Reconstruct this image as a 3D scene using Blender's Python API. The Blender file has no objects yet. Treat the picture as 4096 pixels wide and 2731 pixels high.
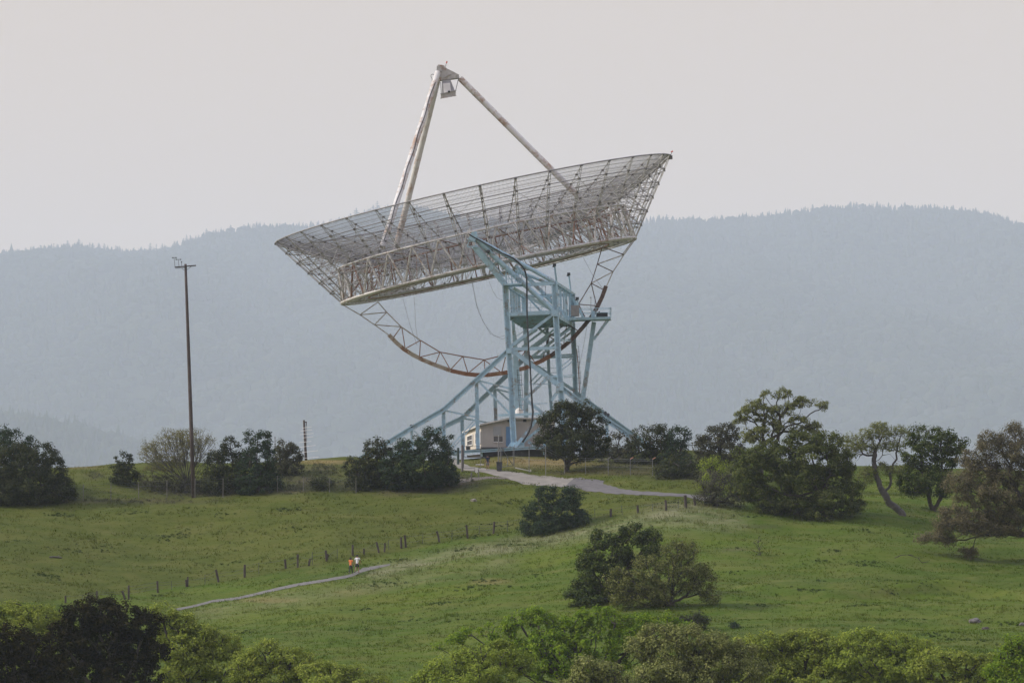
import bpy, bmesh, math, random
import numpy as np
from mathutils import Vector, Matrix, noise as mnoise

random.seed(7)
RNG = np.random.default_rng(7)
SC = bpy.context.scene
COL = SC.collection

# ------------------------------------------------------------------ camera
W, H = 4096.0, 2731.0          # the photograph's own pixel grid, used only to measure positions
FPX = 17774.0                  # focal length in those pixels
HORIZON = 2400.0               # row of the eye-level line (below the frame's centre: the lens looks up the hill)
PITCH = math.atan((HORIZON - H / 2) / FPX)
cP, sP = math.cos(PITCH), math.sin(PITCH)
cam = bpy.data.cameras.new('camera')
cam_o = bpy.data.objects.new('camera', cam)
COL.objects.link(cam_o)
cam.sensor_width = 36.0
cam.lens = 36.0 * FPX / W
cam.clip_start = 1.0
cam.clip_end = 30000.0
cam_o.location = (0, 0, 0)
cam_o.rotation_euler = (math.pi / 2 + PITCH, 0, 0)
SC.camera = cam_o

# ------------------------------------------------------------------ light
SUN_EL, SUN_AZ = 34.0, -92.0   # degrees; azimuth from +Y, negative = to the left
world = bpy.data.worlds.new('World')
SC.world = world
world.use_nodes = True
wn = world.node_tree
wn.nodes.clear()
w_out = wn.nodes.new('ShaderNodeOutputWorld')
w_bg = wn.nodes.new('ShaderNodeBackground')
w_sky = wn.nodes.new('ShaderNodeTexSky')
w_sky.sky_type = 'NISHITA'
w_sky.sun_disc = False
w_sky.sun_elevation = math.radians(SUN_EL)
w_sky.sun_rotation = math.radians(SUN_AZ)
w_sky.air_density = 1.0
w_sky.dust_density = 6.0
w_sky.ozone_density = 1.0
w_mix = wn.nodes.new('ShaderNodeMix')
w_mix.data_type = 'RGBA'
w_mix.inputs[0].default_value = 0.88
# hazy sky gradient, warm low down; unseen zenith brightened blue to light the haze
w_co = wn.nodes.new('ShaderNodeTexCoord')
w_sep = wn.nodes.new('ShaderNodeSeparateXYZ')
w_rmp = wn.nodes.new('ShaderNodeValToRGB')
w_rmp.color_ramp.elements[0].position = 0.0
w_rmp.color_ramp.elements[0].color = (8.9, 6.8, 4.7, 1)
w_rmp.color_ramp.elements[1].position = 1.0
w_rmp.color_ramp.elements[1].color = (10.7, 11.6, 17.4, 1)
w_e = w_rmp.color_ramp.elements.new(0.22)
w_e.color = (7.45, 6.25, 5.5, 1)
wn.links.new(w_co.outputs['Generated'], w_sep.inputs[0])
wn.links.new(w_sep.outputs[2], w_rmp.inputs[0])
wn.links.new(w_rmp.outputs[0], w_mix.inputs[7])
wn.links.new(w_sky.outputs[0], w_mix.inputs[6])
wn.links.new(w_mix.outputs[2], w_bg.inputs[0])
w_bg.inputs[1].default_value = 0.10
wn.links.new(w_bg.outputs[0], w_out.inputs[0])

sun = bpy.data.lights.new('sun', 'SUN')
sun.energy = 3.9
sun.angle = math.radians(3.0)
sun.color = (1.0, 0.95, 0.88)
sun_o = bpy.data.objects.new('sun', sun)
COL.objects.link(sun_o)
_sd = Vector((math.sin(math.radians(SUN_AZ)) * math.cos(math.radians(SUN_EL)),
              math.cos(math.radians(SUN_AZ)) * math.cos(math.radians(SUN_EL)),
              math.sin(math.radians(SUN_EL))))
sun_o.rotation_euler = (-_sd).to_track_quat('-Z', 'Y').to_euler()
sun_o.location = (-200, 300, 300)

SC.view_settings.view_transform = 'Standard'
SC.view_settings.look = 'None'
SC.view_settings.gamma = 1.0
SC.view_settings.exposure = 0.0
SC.view_settings.use_curve_mapping = False
SC.cycles.max_bounces = 6
SC.cycles.diffuse_bounces = 2
SC.cycles.glossy_bounces = 1
SC.cycles.transmission_bounces = 3
SC.cycles.volume_bounces = 3
SC.cycles.transparent_max_bounces = 4
SC.cycles.use_denoising = True
HAZE_DENSITY = 6.8e-5


# ------------------------------------------------------------------ measuring helpers
def P(px, py, Y):
    """World point at depth Y that shows at pixel (px, py)."""
    v = (H / 2 - py) / FPX
    k = Y / (cP - sP * v)
    return Vector(((px - W / 2) / FPX * k, Y, (sP + cP * v) * k))


def to_px(x, y, z):
    d = y * cP + z * sP
    return W / 2 + FPX * x / d, H / 2 - FPX * (-y * sP + z * cP) / d


def ppm(Y):
    return FPX / Y


# ------------------------------------------------------------------ object helpers
def tag(o, label=None, cat=None, group=None, kind=None):
    if label: o['label'] = label
    if cat: o['category'] = cat
    if group: o['group'] = group
    if kind: o['kind'] = kind
    return o


def empty(name, loc, label, cat, group=None):
    o = bpy.data.objects.new(name, None)
    o.empty_display_size = 0.3
    COL.objects.link(o)
    o.location = loc
    return tag(o, label, cat, group)


class MB:
    """Collects verts and faces of one mesh."""
    def __init__(self):
        self.v, self.f, self.n = [], [], 0

    def add(self, verts, faces):
        verts = np.asarray(verts, dtype=np.float64).reshape(-1, 3)
        self.v.append(verts)
        n = self.n
        self.f.extend([tuple(i + n for i in f) for f in faces])
        self.n += len(verts)

    def tube(self, p0, p1, r0, r1=None, sides=6, caps=True):
        p0, p1 = Vector(p0), Vector(p1)
        r1 = r0 if r1 is None else r1
        d = p1 - p0
        if d.length < 1e-6: return
        d.normalize()
        a = d.cross(Vector((0, 0, 1)) if abs(d.z) < 0.9 else Vector((1, 0, 0))).normalized()
        b = d.cross(a)
        vs = []
        for p, r in ((p0, r0), (p1, r1)):
            for k in range(sides):
                t = 2 * math.pi * k / sides
                vs.append(p + a * (r * math.cos(t)) + b * (r * math.sin(t)))
        fs = [(k, (k + 1) % sides, sides + (k + 1) % sides, sides + k) for k in range(sides)]
        if caps:
            fs += [tuple(range(sides - 1, -1, -1)), tuple(range(sides, 2 * sides))]
        self.add([tuple(v) for v in vs], fs)

    def path(self, pts, r, sides=6, closed=False):
        """Tube through points with shared joints; r may be a list."""
        pts = [Vector(p) for p in pts]
        n = len(pts)
        rs = r if hasattr(r, '__len__') else [r] * n
        vs, fs = [], []
        a_prev = None
        for i, p in enumerate(pts):
            if closed:
                d = pts[(i + 1) % n] - pts[i - 1]
            else:
                d = pts[min(i + 1, n - 1)] - pts[max(i - 1, 0)]
            d.normalize()
            if a_prev is None:
                a = d.cross(Vector((0, 0, 1)) if abs(d.z) < 0.9 else Vector((1, 0, 0))).normalized()
            else:
                a = (a_prev - d * a_prev.dot(d)).normalized()
            a_prev = a
            b = d.cross(a)
            for k in range(sides):
                t = 2 * math.pi * k / sides
                vs.append(tuple(p + a * (rs[i] * math.cos(t)) + b * (rs[i] * math.sin(t))))
        m = n if closed else n - 1
        for i in range(m):
            j = (i + 1) % n
            for k in range(sides):
                k2 = (k + 1) % sides
                fs.append((i * sides + k, i * sides + k2, j * sides + k2, j * sides + k))
        if not closed:
            fs += [tuple(range(sides - 1, -1, -1)), tuple(range((n - 1) * sides, n * sides))]
        self.add(vs, fs)

    def beam(self, p0, p1, w, h, side=None):
        """Rectangular bar; w across (towards the viewer, Y), h in the picture plane."""
        p0, p1 = Vector(p0), Vector(p1)
        d = (p1 - p0)
        if d.length < 1e-6: return
        d.normalize()
        s = Vector(side) if side is not None else Vector((0, 1, 0))
        if abs(d.dot(s)) > 0.95: s = Vector((1, 0, 0))
        b = d.cross(s).normalized()
        s = b.cross(d).normalized()
        vs = []
        for p in (p0, p1):
            for i, j in ((-1, -1), (1, -1), (1, 1), (-1, 1)):
                vs.append(tuple(p + s * (i * w / 2) + b * (j * h / 2)))
        self.add(vs, [(3, 2, 1, 0), (4, 5, 6, 7), (0, 1, 5, 4), (1, 2, 6, 5), (2, 3, 7, 6), (3, 0, 4, 7)])

    def flange(self, p0, p1, w, h):
        """I-section bar: two flanges and a web, so it reads as a rolled beam."""
        p0, p1 = Vector(p0), Vector(p1)
        d = (p1 - p0).normalized()
        s = Vector((0, 1, 0))
        if abs(d.dot(s)) > 0.95: s = Vector((1, 0, 0))
        b = d.cross(s).normalized()
        t = h * 0.22
        for k in (-1, 1):
            o = b * (k * (h / 2 - t / 2))
            self.beam(p0 + o, p1 + o, w, t)
        self.beam(p0, p1, w * 0.18, h - 2 * t)

    def box(self, c, size, rot=None):
        c = Vector(c)
        sx, sy, sz = (s / 2 for s in size)
        vs = []
        for z in (-sz, sz):
            for x, y in ((-sx, -sy), (sx, -sy), (sx, sy), (-sx, sy)):
                v = Vector((x, y, z))
                if rot is not None: v = rot @ v
                vs.append(tuple(c + v))
        self.add(vs, [(3, 2, 1, 0), (4, 5, 6, 7), (0, 1, 5, 4), (1, 2, 6, 5), (2, 3, 7, 6), (3, 0, 4, 7)])

    def hull8(self, bottom, top):
        """Box from four bottom and four top corners."""
        self.add([tuple(p) for p in list(bottom) + list(top)],
                 [(3, 2, 1, 0), (4, 5, 6, 7), (0, 1, 5, 4), (1, 2, 6, 5), (2, 3, 7, 6), (3, 0, 4, 7)])

    def lathe(self, c, prof, sides=10, squash=(1, 1)):
        c = Vector(c)
        vs, fs = [], []
        for r, z in prof:
            for k in range(sides):
                t = 2 * math.pi * k / sides
                vs.append((c.x + r * math.cos(t) * squash[0], c.y + r * math.sin(t) * squash[1], c.z + z))
        for i in range(len(prof) - 1):
            for k in range(sides):
                k2 = (k + 1) % sides
                fs.append((i * sides + k, i * sides + k2, (i + 1) * sides + k2, (i + 1) * sides + k))
        fs += [tuple(range(sides - 1, -1, -1)), tuple(range((len(prof) - 1) * sides, len(prof) * sides))]
        self.add(vs, fs)

    def mesh(self, name):
        me = bpy.data.meshes.new(name)
        v = np.concatenate(self.v) if self.v else np.zeros((0, 3))
        me.from_pydata(v.tolist(), [], self.f)
        me.update()
        return me

    def build(self, name, mat, parent=None, label=None, smooth=False, origin=None):
        """Links the mesh; vertices are world coordinates, stored relative to the parent's (or given) origin."""
        off = None
        if parent is not None:
            off = np.array(parent_origin(parent))
        elif origin is not None:
            off = np.array(origin)
        if off is not None:
            self.v = [a - off for a in self.v]
        me = self.mesh(name)
        if mat: me.materials.append(mat)
        if smooth: me.shade_smooth()
        o = bpy.data.objects.new(name, me)
        COL.objects.link(o)
        if parent is not None:
            o.parent = parent
        elif origin is not None:
            o.location = origin
        if label: o['label'] = label
        return o


def parent_origin(o):
    t = Vector((0, 0, 0))
    while o is not None:
        t = t + o.location
        o = o.parent
    return t


def np_mesh(name, verts, quads=None, tris=None):
    """Fast mesh from numpy arrays."""
    me = bpy.data.meshes.new(name)
    nq = 0 if quads is None else len(quads)
    nt = 0 if tris is None else len(tris)
    loops = []
    if nq: loops.append(np.asarray(quads).ravel())
    if nt: loops.append(np.asarray(tris).ravel())
    loops = np.concatenate(loops).astype(np.int32)
    totals = np.concatenate([np.full(nq, 4), np.full(nt, 3)]).astype(np.int32)
    starts = np.concatenate([[0], np.cumsum(totals)[:-1]]).astype(np.int32)
    me.vertices.add(len(verts))
    me.vertices.foreach_set('co', np.asarray(verts, dtype=np.float32).ravel())
    me.loops.add(len(loops))
    me.loops.foreach_set('vertex_index', loops)
    me.polygons.add(nq + nt)
    me.polygons.foreach_set('loop_start', starts)
    me.polygons.foreach_set('loop_total', totals)
    me.update(calc_edges=True)
    return me


def link(name, me, mat=None, parent=None, loc=None):
    o = bpy.data.objects.new(name, me)
    if mat: me.materials.append(mat)
    COL.objects.link(o)
    if parent is not None: o.parent = parent
    if loc is not None: o.location = loc
    return o


# ------------------------------------------------------------------ materials
def new_mat(name):
    m = bpy.data.materials.new(name)
    m.use_nodes = True
    nt = m.node_tree
    return m, nt, nt.nodes['Principled BSDF']


def ramp(nt, fac, stops):
    r = nt.nodes.new('ShaderNodeValToRGB')
    els = r.color_ramp.elements
    while len(els) < len(stops): els.new(0.5)
    for e, (p, c) in zip(els, stops):
        e.position = p
        e.color = (*c, 1) if len(c) == 3 else c
    nt.links.new(fac, r.inputs[0])
    return r.outputs[0]


def nz(nt, vec, scale, detail=4, rough=0.55, dist=0.0):
    n = nt.nodes.new('ShaderNodeTexNoise')
    n.inputs['Scale'].default_value = scale
    n.inputs['Detail'].default_value = detail
    n.inputs['Roughness'].default_value = rough
    n.inputs['Distortion'].default_value = dist
    if vec is not None: nt.links.new(vec, n.inputs['Vector'])
    return n.outputs[0]


def mixc(nt, fac, a, b, mode='MIX'):
    m = nt.nodes.new('ShaderNodeMix')
    m.data_type = 'RGBA'
    m.blend_type = mode
    for sock, val in ((m.inputs[0], fac), (m.inputs[6], a), (m.inputs[7], b)):
        if hasattr(val, 'links'): nt.links.new(val, sock)
        elif hasattr(val, '__len__'): sock.default_value = (*val, 1) if len(val) == 3 else val
        else: sock.default_value = val
    return m.outputs[2]


def math_n(nt, op, a, b=None):
    m = nt.nodes.new('ShaderNodeMath')
    m.operation = op
    for s, v in ((m.inputs[0], a), (m.inputs[1], b)):
        if v is None: continue
        if hasattr(v, 'links'): nt.links.new(v, s)
        else: s.default_value = v
    return m.outputs[0]


def geo_pos(nt):
    return nt.nodes.new('ShaderNodeNewGeometry').outputs['Position']


def painted(name, base, rust=(0.20, 0.085, 0.04), amount=0.45, scale=0.5, rough=0.6, dirt=0.25):
    """Weathered paint: large rust blotches, small rust specks, grime."""
    m, nt, b = new_mat(name)
    pos = geo_pos(nt)
    big = nz(nt, pos, scale, 5, 0.65)
    fine = nz(nt, pos, scale * 7, 4, 0.6)
    s = math_n(nt, 'ADD', math_n(nt, 'MULTIPLY', big, 0.72), math_n(nt, 'MULTIPLY', fine, 0.28))
    mask = ramp(nt, s, [(max(0.0, 0.62 - amount * 0.3), (0, 0, 0)), (0.70 - amount * 0.25, (1, 1, 1))])
    grime = nz(nt, pos, scale * 2.3, 5, 0.6)
    g = ramp(nt, grime, [(0.3, tuple(c * (1 - dirt) for c in base)), (0.65, base)])
    col = mixc(nt, mask, g, rust)
    nt.links.new(col, b.inputs['Base Color'])
    b.inputs['Roughness'].default_value = rough
    return m


def plain(name, base, var=0.15, scale=3.0, rough=0.75, metallic=0.0):
    m, nt, b = new_mat(name)
    n = nz(nt, geo_pos(nt), scale, 5, 0.6)
    c = ramp(nt, n, [(0.3, tuple(max(0, x * (1 - var)) for x in base)), (0.7, tuple(x * (1 + var) for x in base))])
    nt.links.new(c, b.inputs['Base Color'])
    b.inputs['Roughness'].default_value = rough
    b.inputs['Metallic'].default_value = metallic
    return m


def leaf_mat(name, a, b_, c=None, trans=0.3):
    """Leaves: colour differs leaf by leaf and spray by spray; part of the light passes through."""
    m = bpy.data.materials.new(name)
    m.use_nodes = True
    nt = m.node_tree
    nt.nodes.clear()
    out = nt.nodes.new('ShaderNodeOutputMaterial')
    geo = nt.nodes.new('ShaderNodeNewGeometry')
    n = nz(nt, geo.outputs['Position'], 0.9, 3, 0.6)
    f = math_n(nt, 'ADD', math_n(nt, 'MULTIPLY', geo.outputs['Random Per Island'], 0.5), math_n(nt, 'MULTIPLY', n, 0.75))
    f = math_n(nt, 'SUBTRACT', f, 0.12)
    col = ramp(nt, f, [(0.2, a), (0.55, b_), (0.85, c or b_)])
    d = nt.nodes.new('ShaderNodeBsdfDiffuse')
    t = nt.nodes.new('ShaderNodeBsdfTranslucent')
    mx = nt.nodes.new('ShaderNodeMixShader')
    mx.inputs[0].default_value = trans
    nt.links.new(col, d.inputs[0])
    nt.links.new(col, t.inputs[0])
    nt.links.new(d.outputs[0], mx.inputs[1])
    nt.links.new(t.outputs[0], mx.inputs[2])
    nt.links.new(mx.outputs[0], out.inputs[0])
    return m


def ground_colour(nt):
    """Colour of the meadow: shared by the ground sheet and by the grass that grows on it."""
    pos = geo_pos(nt)
    mp = nt.nodes.new('ShaderNodeMapping')
    mp.inputs['Scale'].default_value = (0.45, 1.0, 1.0)     # patches stretch along the contour
    nt.links.new(pos, mp.inputs['Vector'])
    pos2 = mp.outputs[0]
    at = nt.nodes.new('ShaderNodeAttribute')
    at.attribute_name = 'cover'
    sep = nt.nodes.new('ShaderNodeSeparateColor')
    nt.links.new(at.outputs['Color'], sep.inputs[0])
    mp2 = nt.nodes.new('ShaderNodeMapping')
    mp2.inputs['Scale'].default_value = (0.16, 1.0, 1.6)
    nt.links.new(pos, mp2.inputs['Vector'])
    big = nz(nt, pos2, 0.07, 5, 0.6)
    band = nz(nt, mp2.outputs[0], 0.33, 4, 0.6, 0.6)
    mid = nz(nt, pos2, 0.5, 5, 0.65)
    fine = nz(nt, pos2, 2.6, 4, 0.65)
    green = ramp(nt, big, [(0.36, (0.046, 0.080, 0.006)), (0.5, (0.066, 0.104, 0.007)), (0.64, (0.093, 0.123, 0.011))])
    green = mixc(nt, ramp(nt, band, [(0.40, (0, 0, 0)), (0.66, (0.5, 0.5, 0.5))]), green, (0.048, 0.076, 0.012))
    green = mixc(nt, ramp(nt, mid, [(0.42, (0, 0, 0)), (0.72, (0.7, 0.7, 0.7))]), green, (0.122, 0.126, 0.030))
    graze = ramp(nt, mid, [(0.3, (0.054, 0.064, 0.011)), (0.5, (0.073, 0.082, 0.014)), (0.72, (0.098, 0.099, 0.024))])
    green = mixc(nt, math_n(nt, 'MULTIPLY', at.outputs['Alpha'], 0.72), green, graze)
    weeds = ramp(nt, fine, [(0.30, (1, 1, 1)), (0.42, (0, 0, 0))])
    green = mixc(nt, math_n(nt, 'MULTIPLY', weeds, 0.18), green, (0.046, 0.068, 0.018))
    clump = ramp(nt, nz(nt, pos2, 0.42, 6, 0.68), [(0.24, (1, 1, 1)), (0.32, (0, 0, 0))])
    green = mixc(nt, math_n(nt, 'MULTIPLY', clump, 0.5), green, (0.034, 0.055, 0.020))
    dry = ramp(nt, mid, [(0.3, (0.165, 0.165, 0.085)), (0.7, (0.235, 0.225, 0.13))])
    dmask = math_n(nt, 'MULTIPLY', sep.outputs[0], ramp(nt, mid, [(0.25, (0.45, 0.45, 0.45)), (0.6, (1, 1, 1))]))
    col = mixc(nt, dmask, green, dry)
    soil_shade = ramp(nt, mid, [(0.3, (0.050, 0.050, 0.026)), (0.55, (0.085, 0.068, 0.042)), (0.75, (0.13, 0.10, 0.07))])
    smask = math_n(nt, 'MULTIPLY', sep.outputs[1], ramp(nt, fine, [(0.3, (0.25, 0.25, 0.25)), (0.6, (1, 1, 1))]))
    col = mixc(nt, smask, col, soil_shade)
    tan = ramp(nt, mid, [(0.35, (0.14, 0.12, 0.045)), (0.65, (0.23, 0.175, 0.075))])
    col = mixc(nt, sep.outputs[2], col, tan)
    # bare pale earth in a few spots
    bare = ramp(nt, nz(nt, pos2, 0.22, 4, 0.6), [(0.69, (0, 0, 0)), (0.76, (1, 1, 1))])
    col = mixc(nt, math_n(nt, 'MULTIPLY', bare, 0.6), col, (0.20, 0.145, 0.075))
    return col, mid, fine, pos


def meadow_mat():
    m, nt, b = new_mat('meadow_soil')
    col, mid, fine, pos = ground_colour(nt)
    nt.links.new(col, b.inputs['Base Color'])
    b.inputs['Roughness'].default_value = 0.95
    b.inputs['Specular IOR Level'].default_value = 0.1
    bump = nt.nodes.new('ShaderNodeBump')
    bump.inputs['Strength'].default_value = 0.4
    bump.inputs['Distance'].default_value = 0.25
    hgt = math_n(nt, 'ADD', fine, math_n(nt, 'MULTIPLY', nz(nt, pos, 6.0, 3, 0.6), 0.6))
    nt.links.new(hgt, bump.inputs['Height'])
    nt.links.new(bump.outputs[0], b.inputs['Normal'])
    return m


def grass_mat():
    m = bpy.data.materials.new('meadow_grass')
    m.use_nodes = True
    nt = m.node_tree
    nt.nodes.clear()
    out = nt.nodes.new('ShaderNodeOutputMaterial')
    col, mid, fine, pos = ground_colour(nt)
    geo = nt.nodes.new('ShaderNodeNewGeometry')
    k = ramp(nt, geo.outputs['Random Per Island'], [(0.0, (0.95, 1.0, 0.9)), (1.0, (1.5, 1.45, 1.4))])
    col = mixc(nt, 1.0, col, k, 'MULTIPLY')
    d = nt.nodes.new('ShaderNodeBsdfDiffuse')
    t = nt.nodes.new('ShaderNodeBsdfTranslucent')
    mx = nt.nodes.new('ShaderNodeMixShader')
    mx.inputs[0].default_value = 0.35
    nt.links.new(col, d.inputs[0])
    nt.links.new(col, t.inputs[0])
    nt.links.new(d.outputs[0], mx.inputs[1])
    nt.links.new(t.outputs[0], mx.inputs[2])
    nt.links.new(mx.outputs[0], out.inputs[0])
    return m


M_MEADOW, M_GRASS = meadow_mat(), grass_mat()
M_BLUE = painted('pale_blue_paint', (0.40, 0.595, 0.70), rust=(0.27, 0.27, 0.25), amount=0.30, scale=0.9, dirt=0.22)
M_WHITE = painted('white_leg_paint', (0.68, 0.665, 0.63), rust=(0.40, 0.29, 0.22), amount=0.42, scale=0.42, rough=0.9, dirt=0.14)
M_GIRDER = painted('weathered_girder_paint', (0.64, 0.625, 0.59), rust=(0.30, 0.21, 0.15), amount=0.32, scale=0.7, dirt=0.35)
M_RIB = painted('grey_truss_steel', (0.50, 0.485, 0.46), rust=(0.24, 0.17, 0.12), amount=0.28, scale=0.8, dirt=0.4)
M_HOOP = plain('dark_hoop_steel', (0.25, 0.24, 0.23), 0.3, 1.0)
M_RUST = painted('rusted_steel', (0.36, 0.28, 0.22), rust=(0.23, 0.125, 0.085), amount=0.9, scale=0.8, dirt=0.4)
M_WIRE = plain('galvanised_mesh_wire', (0.27, 0.262, 0.255), 0.2, 0.4)
M_GUSSET = plain('dark_gusset_steel', (0.14, 0.135, 0.13), 0.3, 2.0)
M_RAIL_A = painted('rail_bleached', (0.46, 0.41, 0.33), rust=(0.26, 0.15, 0.085), amount=0.35, scale=0.7)
M_RAIL_B = painted('rail_orange_rust', (0.38, 0.25, 0.17), rust=(0.26, 0.115, 0.055), amount=0.8, scale=0.7)
M_RAIL_C = painted('rail_brown_rust', (0.22, 0.15, 0.12), rust=(0.105, 0.06, 0.045), amount=0.8, scale=0.6)
M_BLACK = plain('black_rubber', (0.022, 0.024, 0.028), 0.2, 2.0, 0.6)
M_DARKSTEEL = plain('dark_steel', (0.055, 0.06, 0.065), 0.3, 2.0)
M_GALV = plain('galvanised_pipe', (0.19, 0.195, 0.195), 0.2, 2.0)
M_PALEPOST = plain('pale_fence_post', (0.13, 0.127, 0.112), 0.2, 2.0)
M_WOOD = plain('weathered_dark_timber', (0.060, 0.047, 0.040), 0.35, 3.0, 0.9)
M_POLE = plain('brown_creosote_pole', (0.072, 0.055, 0.049), 0.35, 1.0, 0.9)
M_BARK = plain('grey_brown_bark', (0.055, 0.046, 0.038), 0.45, 2.0, 0.95)
M_BARK_LT = plain('pale_grey_bark', (0.080, 0.073, 0.064), 0.4, 2.0, 0.95)
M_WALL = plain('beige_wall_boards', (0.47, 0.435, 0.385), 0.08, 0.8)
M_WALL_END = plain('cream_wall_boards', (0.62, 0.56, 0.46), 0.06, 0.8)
M_ROOF = plain('pale_roof_sheet', (0.58, 0.55, 0.50), 0.12, 1.0)
M_GLASS = plain('dark_window_glass', (0.07, 0.075, 0.085), 0.2, 3.0, 0.15)
M_DOOR = plain('blue_door_paint', (0.15, 0.29, 0.47), 0.08, 2.0)
M_WHITETRIM = plain('white_trim', (0.75, 0.73, 0.69), 0.06, 2.0)
M_ASPHALT = plain('worn_asphalt', (0.112, 0.105, 0.096), 0.25, 1.3, 0.95)
M_CONCRETE = plain('old_concrete', (0.215, 0.197, 0.160), 0.22, 0.9, 0.95)
M_ROCK = plain('grey_rock', (0.13, 0.12, 0.11), 0.35, 3.0, 0.95)


# ------------------------------------------------------------------ terrain shape
# Rows of (distance, photo row) down the slope at seven photo columns.
COLS = [-900, 0, 700, 1400, 2048, 2700, 3300, 4096, 5000]
ROWS = {
    0: [(300, 3220), (340, 2940), (380, 2660), (408, 2480), (428, 2340), (444, 2160), (455, 2045), (461, 2000), (472, 1905), (482, 1868)],
    700: [(300, 3220), (340, 2940), (380, 2670), (408, 2510), (428, 2395), (444, 2210), (457, 2050), (463, 1990), (473, 1898), (482, 1858)],
    1400: [(300, 3200), (340, 2930), (380, 2650), (410, 2430), (430, 2290), (444, 2150), (458, 1995), (464, 1940), (473, 1875), (481, 1840)],
    2048: [(300, 3160), (340, 2900), (380, 2620), (412, 2370), (434, 2190), (446, 2105), (456, 2000), (463, 1925), (468, 1888), (474, 1856), (480, 1834)],
    2700: [(300, 3120), (340, 2860), (380, 2550), (412, 2300), (434, 2100), (446, 2010), (453, 1972), (461, 1925), (469, 1880), (477, 1838), (485, 1806)],
    3300: [(300, 3060), (340, 2800), (380, 2530), (410, 2320), (432, 2140), (446, 2040), (458, 1985), (470, 1930), (482, 1885), (492, 1858)],
    4096: [(300, 3060), (340, 2790), (380, 2530), (410, 2345), (432, 2195), (446, 2100), (458, 2030), (472, 1960), (484, 1910), (494, 1880)],
}
ROWS[-900], ROWS[5000] = ROWS[0], ROWS[4096]
VALLEY = -16.0
_YS = np.arange(-60.0, 900.0, 1.0)


def _profile(c):
    ys = [-60.0, 120.0, 230.0]
    zs = [-2.4, -9.0, -14.5]
    for Y, py in ROWS[c]:
        ys.append(Y)
        zs.append(P(2048, py, Y).z)
    zc = zs[-1]
    ys += [ys[-1] + 8, 512, 530, 600, 720, 1000]
    zs += [zc + 0.15, zc - 0.2, zc - 1.5, zc - 12, VALLEY, VALLEY]
    z = np.interp(_YS, ys, zs)
    k = np.hanning(9)
    k /= k.sum()
    zp = np.pad(z, 4, mode='edge')
    return np.convolve(zp, k, mode='valid')


_PROF = np.array([_profile(c) for c in COLS])
_COLS = np.array(COLS, dtype=float)


def vnoise(x, y, seed=0):
    """Smooth value noise on numpy arrays, about -1..1."""
    x = np.asarray(x, dtype=np.float64)
    y = np.asarray(y, dtype=np.float64)
    xi, yi = np.floor(x), np.floor(y)
    fx, fy = x - xi, y - yi
    fx, fy = fx * fx * (3 - 2 * fx), fy * fy * (3 - 2 * fy)

    def h(a, b):
        s = np.sin(a * 127.1 + b * 311.7 + seed * 74.7) * 43758.5453
        return (s - np.floor(s)) * 2 - 1
    return (h(xi, yi) * (1 - fx) + h(xi + 1, yi) * fx) * (1 - fy) + (h(xi, yi + 1) * (1 - fx) + h(xi + 1, yi + 1) * fx) * fy


def base_z(x, y):
    x, y = np.broadcast_arrays(np.asarray(x, float), np.asarray(y, float))
    yy = np.clip(y, 60.0, None)
    z = np.zeros_like(x)
    t = np.clip((y - _YS[0]), 0, len(_YS) - 1.001)
    i0 = t.astype(int)
    ft = t - i0
    px = W / 2 + FPX * x / (yy * cP + 10 * sP)
    px = np.clip(px, _COLS[0], _COLS[-1] - 1e-3)
    j = np.clip(np.searchsorted(_COLS, px, side='right') - 1, 0, len(_COLS) - 2)
    s = (px - _COLS[j]) / (_COLS[j + 1] - _COLS[j])
    s = s * s * (3 - 2 * s)
    a = _PROF[j, i0] * (1 - ft) + _PROF[j, i0 + 1] * ft
    b = _PROF[j + 1, i0] * (1 - ft) + _PROF[j + 1, i0 + 1] * ft
    return a * (1 - s) + b * s


def _seg_dist(x, y, pts):
    best = np.full(np.shape(x), 1e9)
    for (x0, y0), (x1, y1) in zip(pts[:-1], pts[1:]):
        dx, dy = x1 - x0, y1 - y0
        t = np.clip(((x - x0) * dx + (y - y0) * dy) / (dx * dx + dy * dy + 1e-9), 0, 1)
        best = np.minimum(best, np.hypot(x - x0 - t * dx, y - y0 - t * dy))
    return best


SMOOTH_LINES = []      # (points, half width): where the ground is graded flat for roads


def ground_z(x, y):
    x, y = np.broadcast_arrays(np.asarray(x, float), np.asarray(y, float))
    z = base_z(x, y)
    n = 0.28 * vnoise(x / 9, y / 6, 1) + 0.16 * vnoise(x / 3.6, y / 2.2, 2) + 0.07 * vnoise(x / 1.4, y / 1.0, 3)
    # a low contour terrace across the right-hand slope, as cattle paths make
    px, py = to_px(x, np.clip(y, 60, None), z)
    ty = 2362 + 26 * np.sin((px - 2950) / 190.0) + (px - 3400) * 0.055
    n = n + np.where((px > 2900) & (y > 330), 0.85 * (np.exp(-((py - ty) / 11) ** 2) - .45 * np.exp(-((py - ty + 20) / 12) ** 2)) * np.clip((px - 2900) / 250, 0, 1), 0)
    w = np.ones_like(z)
    for pts, hw in SMOOTH_LINES:
        d = _seg_dist(x, y, pts)
        w = np.minimum(w, np.clip((d - hw) / 1.5, 0, 1))
    far = np.clip((900 - y) / 200, 0, 1)
    return z + n * w * far


def gz(x, y):
    return float(ground_z(np.array([x]), np.array([y]))[0])


def hit(px, py, y0=303.0, y1=560.0):
    """Ground point seen at pixel (px, py)."""
    ys = np.arange(y0, y1, 0.1)
    v = (H / 2 - py) / FPX
    k = ys / (cP - sP * v)
    xs = (px - W / 2) / FPX * k
    zs = (sP + cP * v) * k
    above = ground_z(xs, ys) >= zs
    idx = int(np.argmax(above)) if above.any() else int(np.argmin(np.abs(ys - 481)))
    return Vector((xs[idx], ys[idx], gz(xs[idx], ys[idx])))


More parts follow.
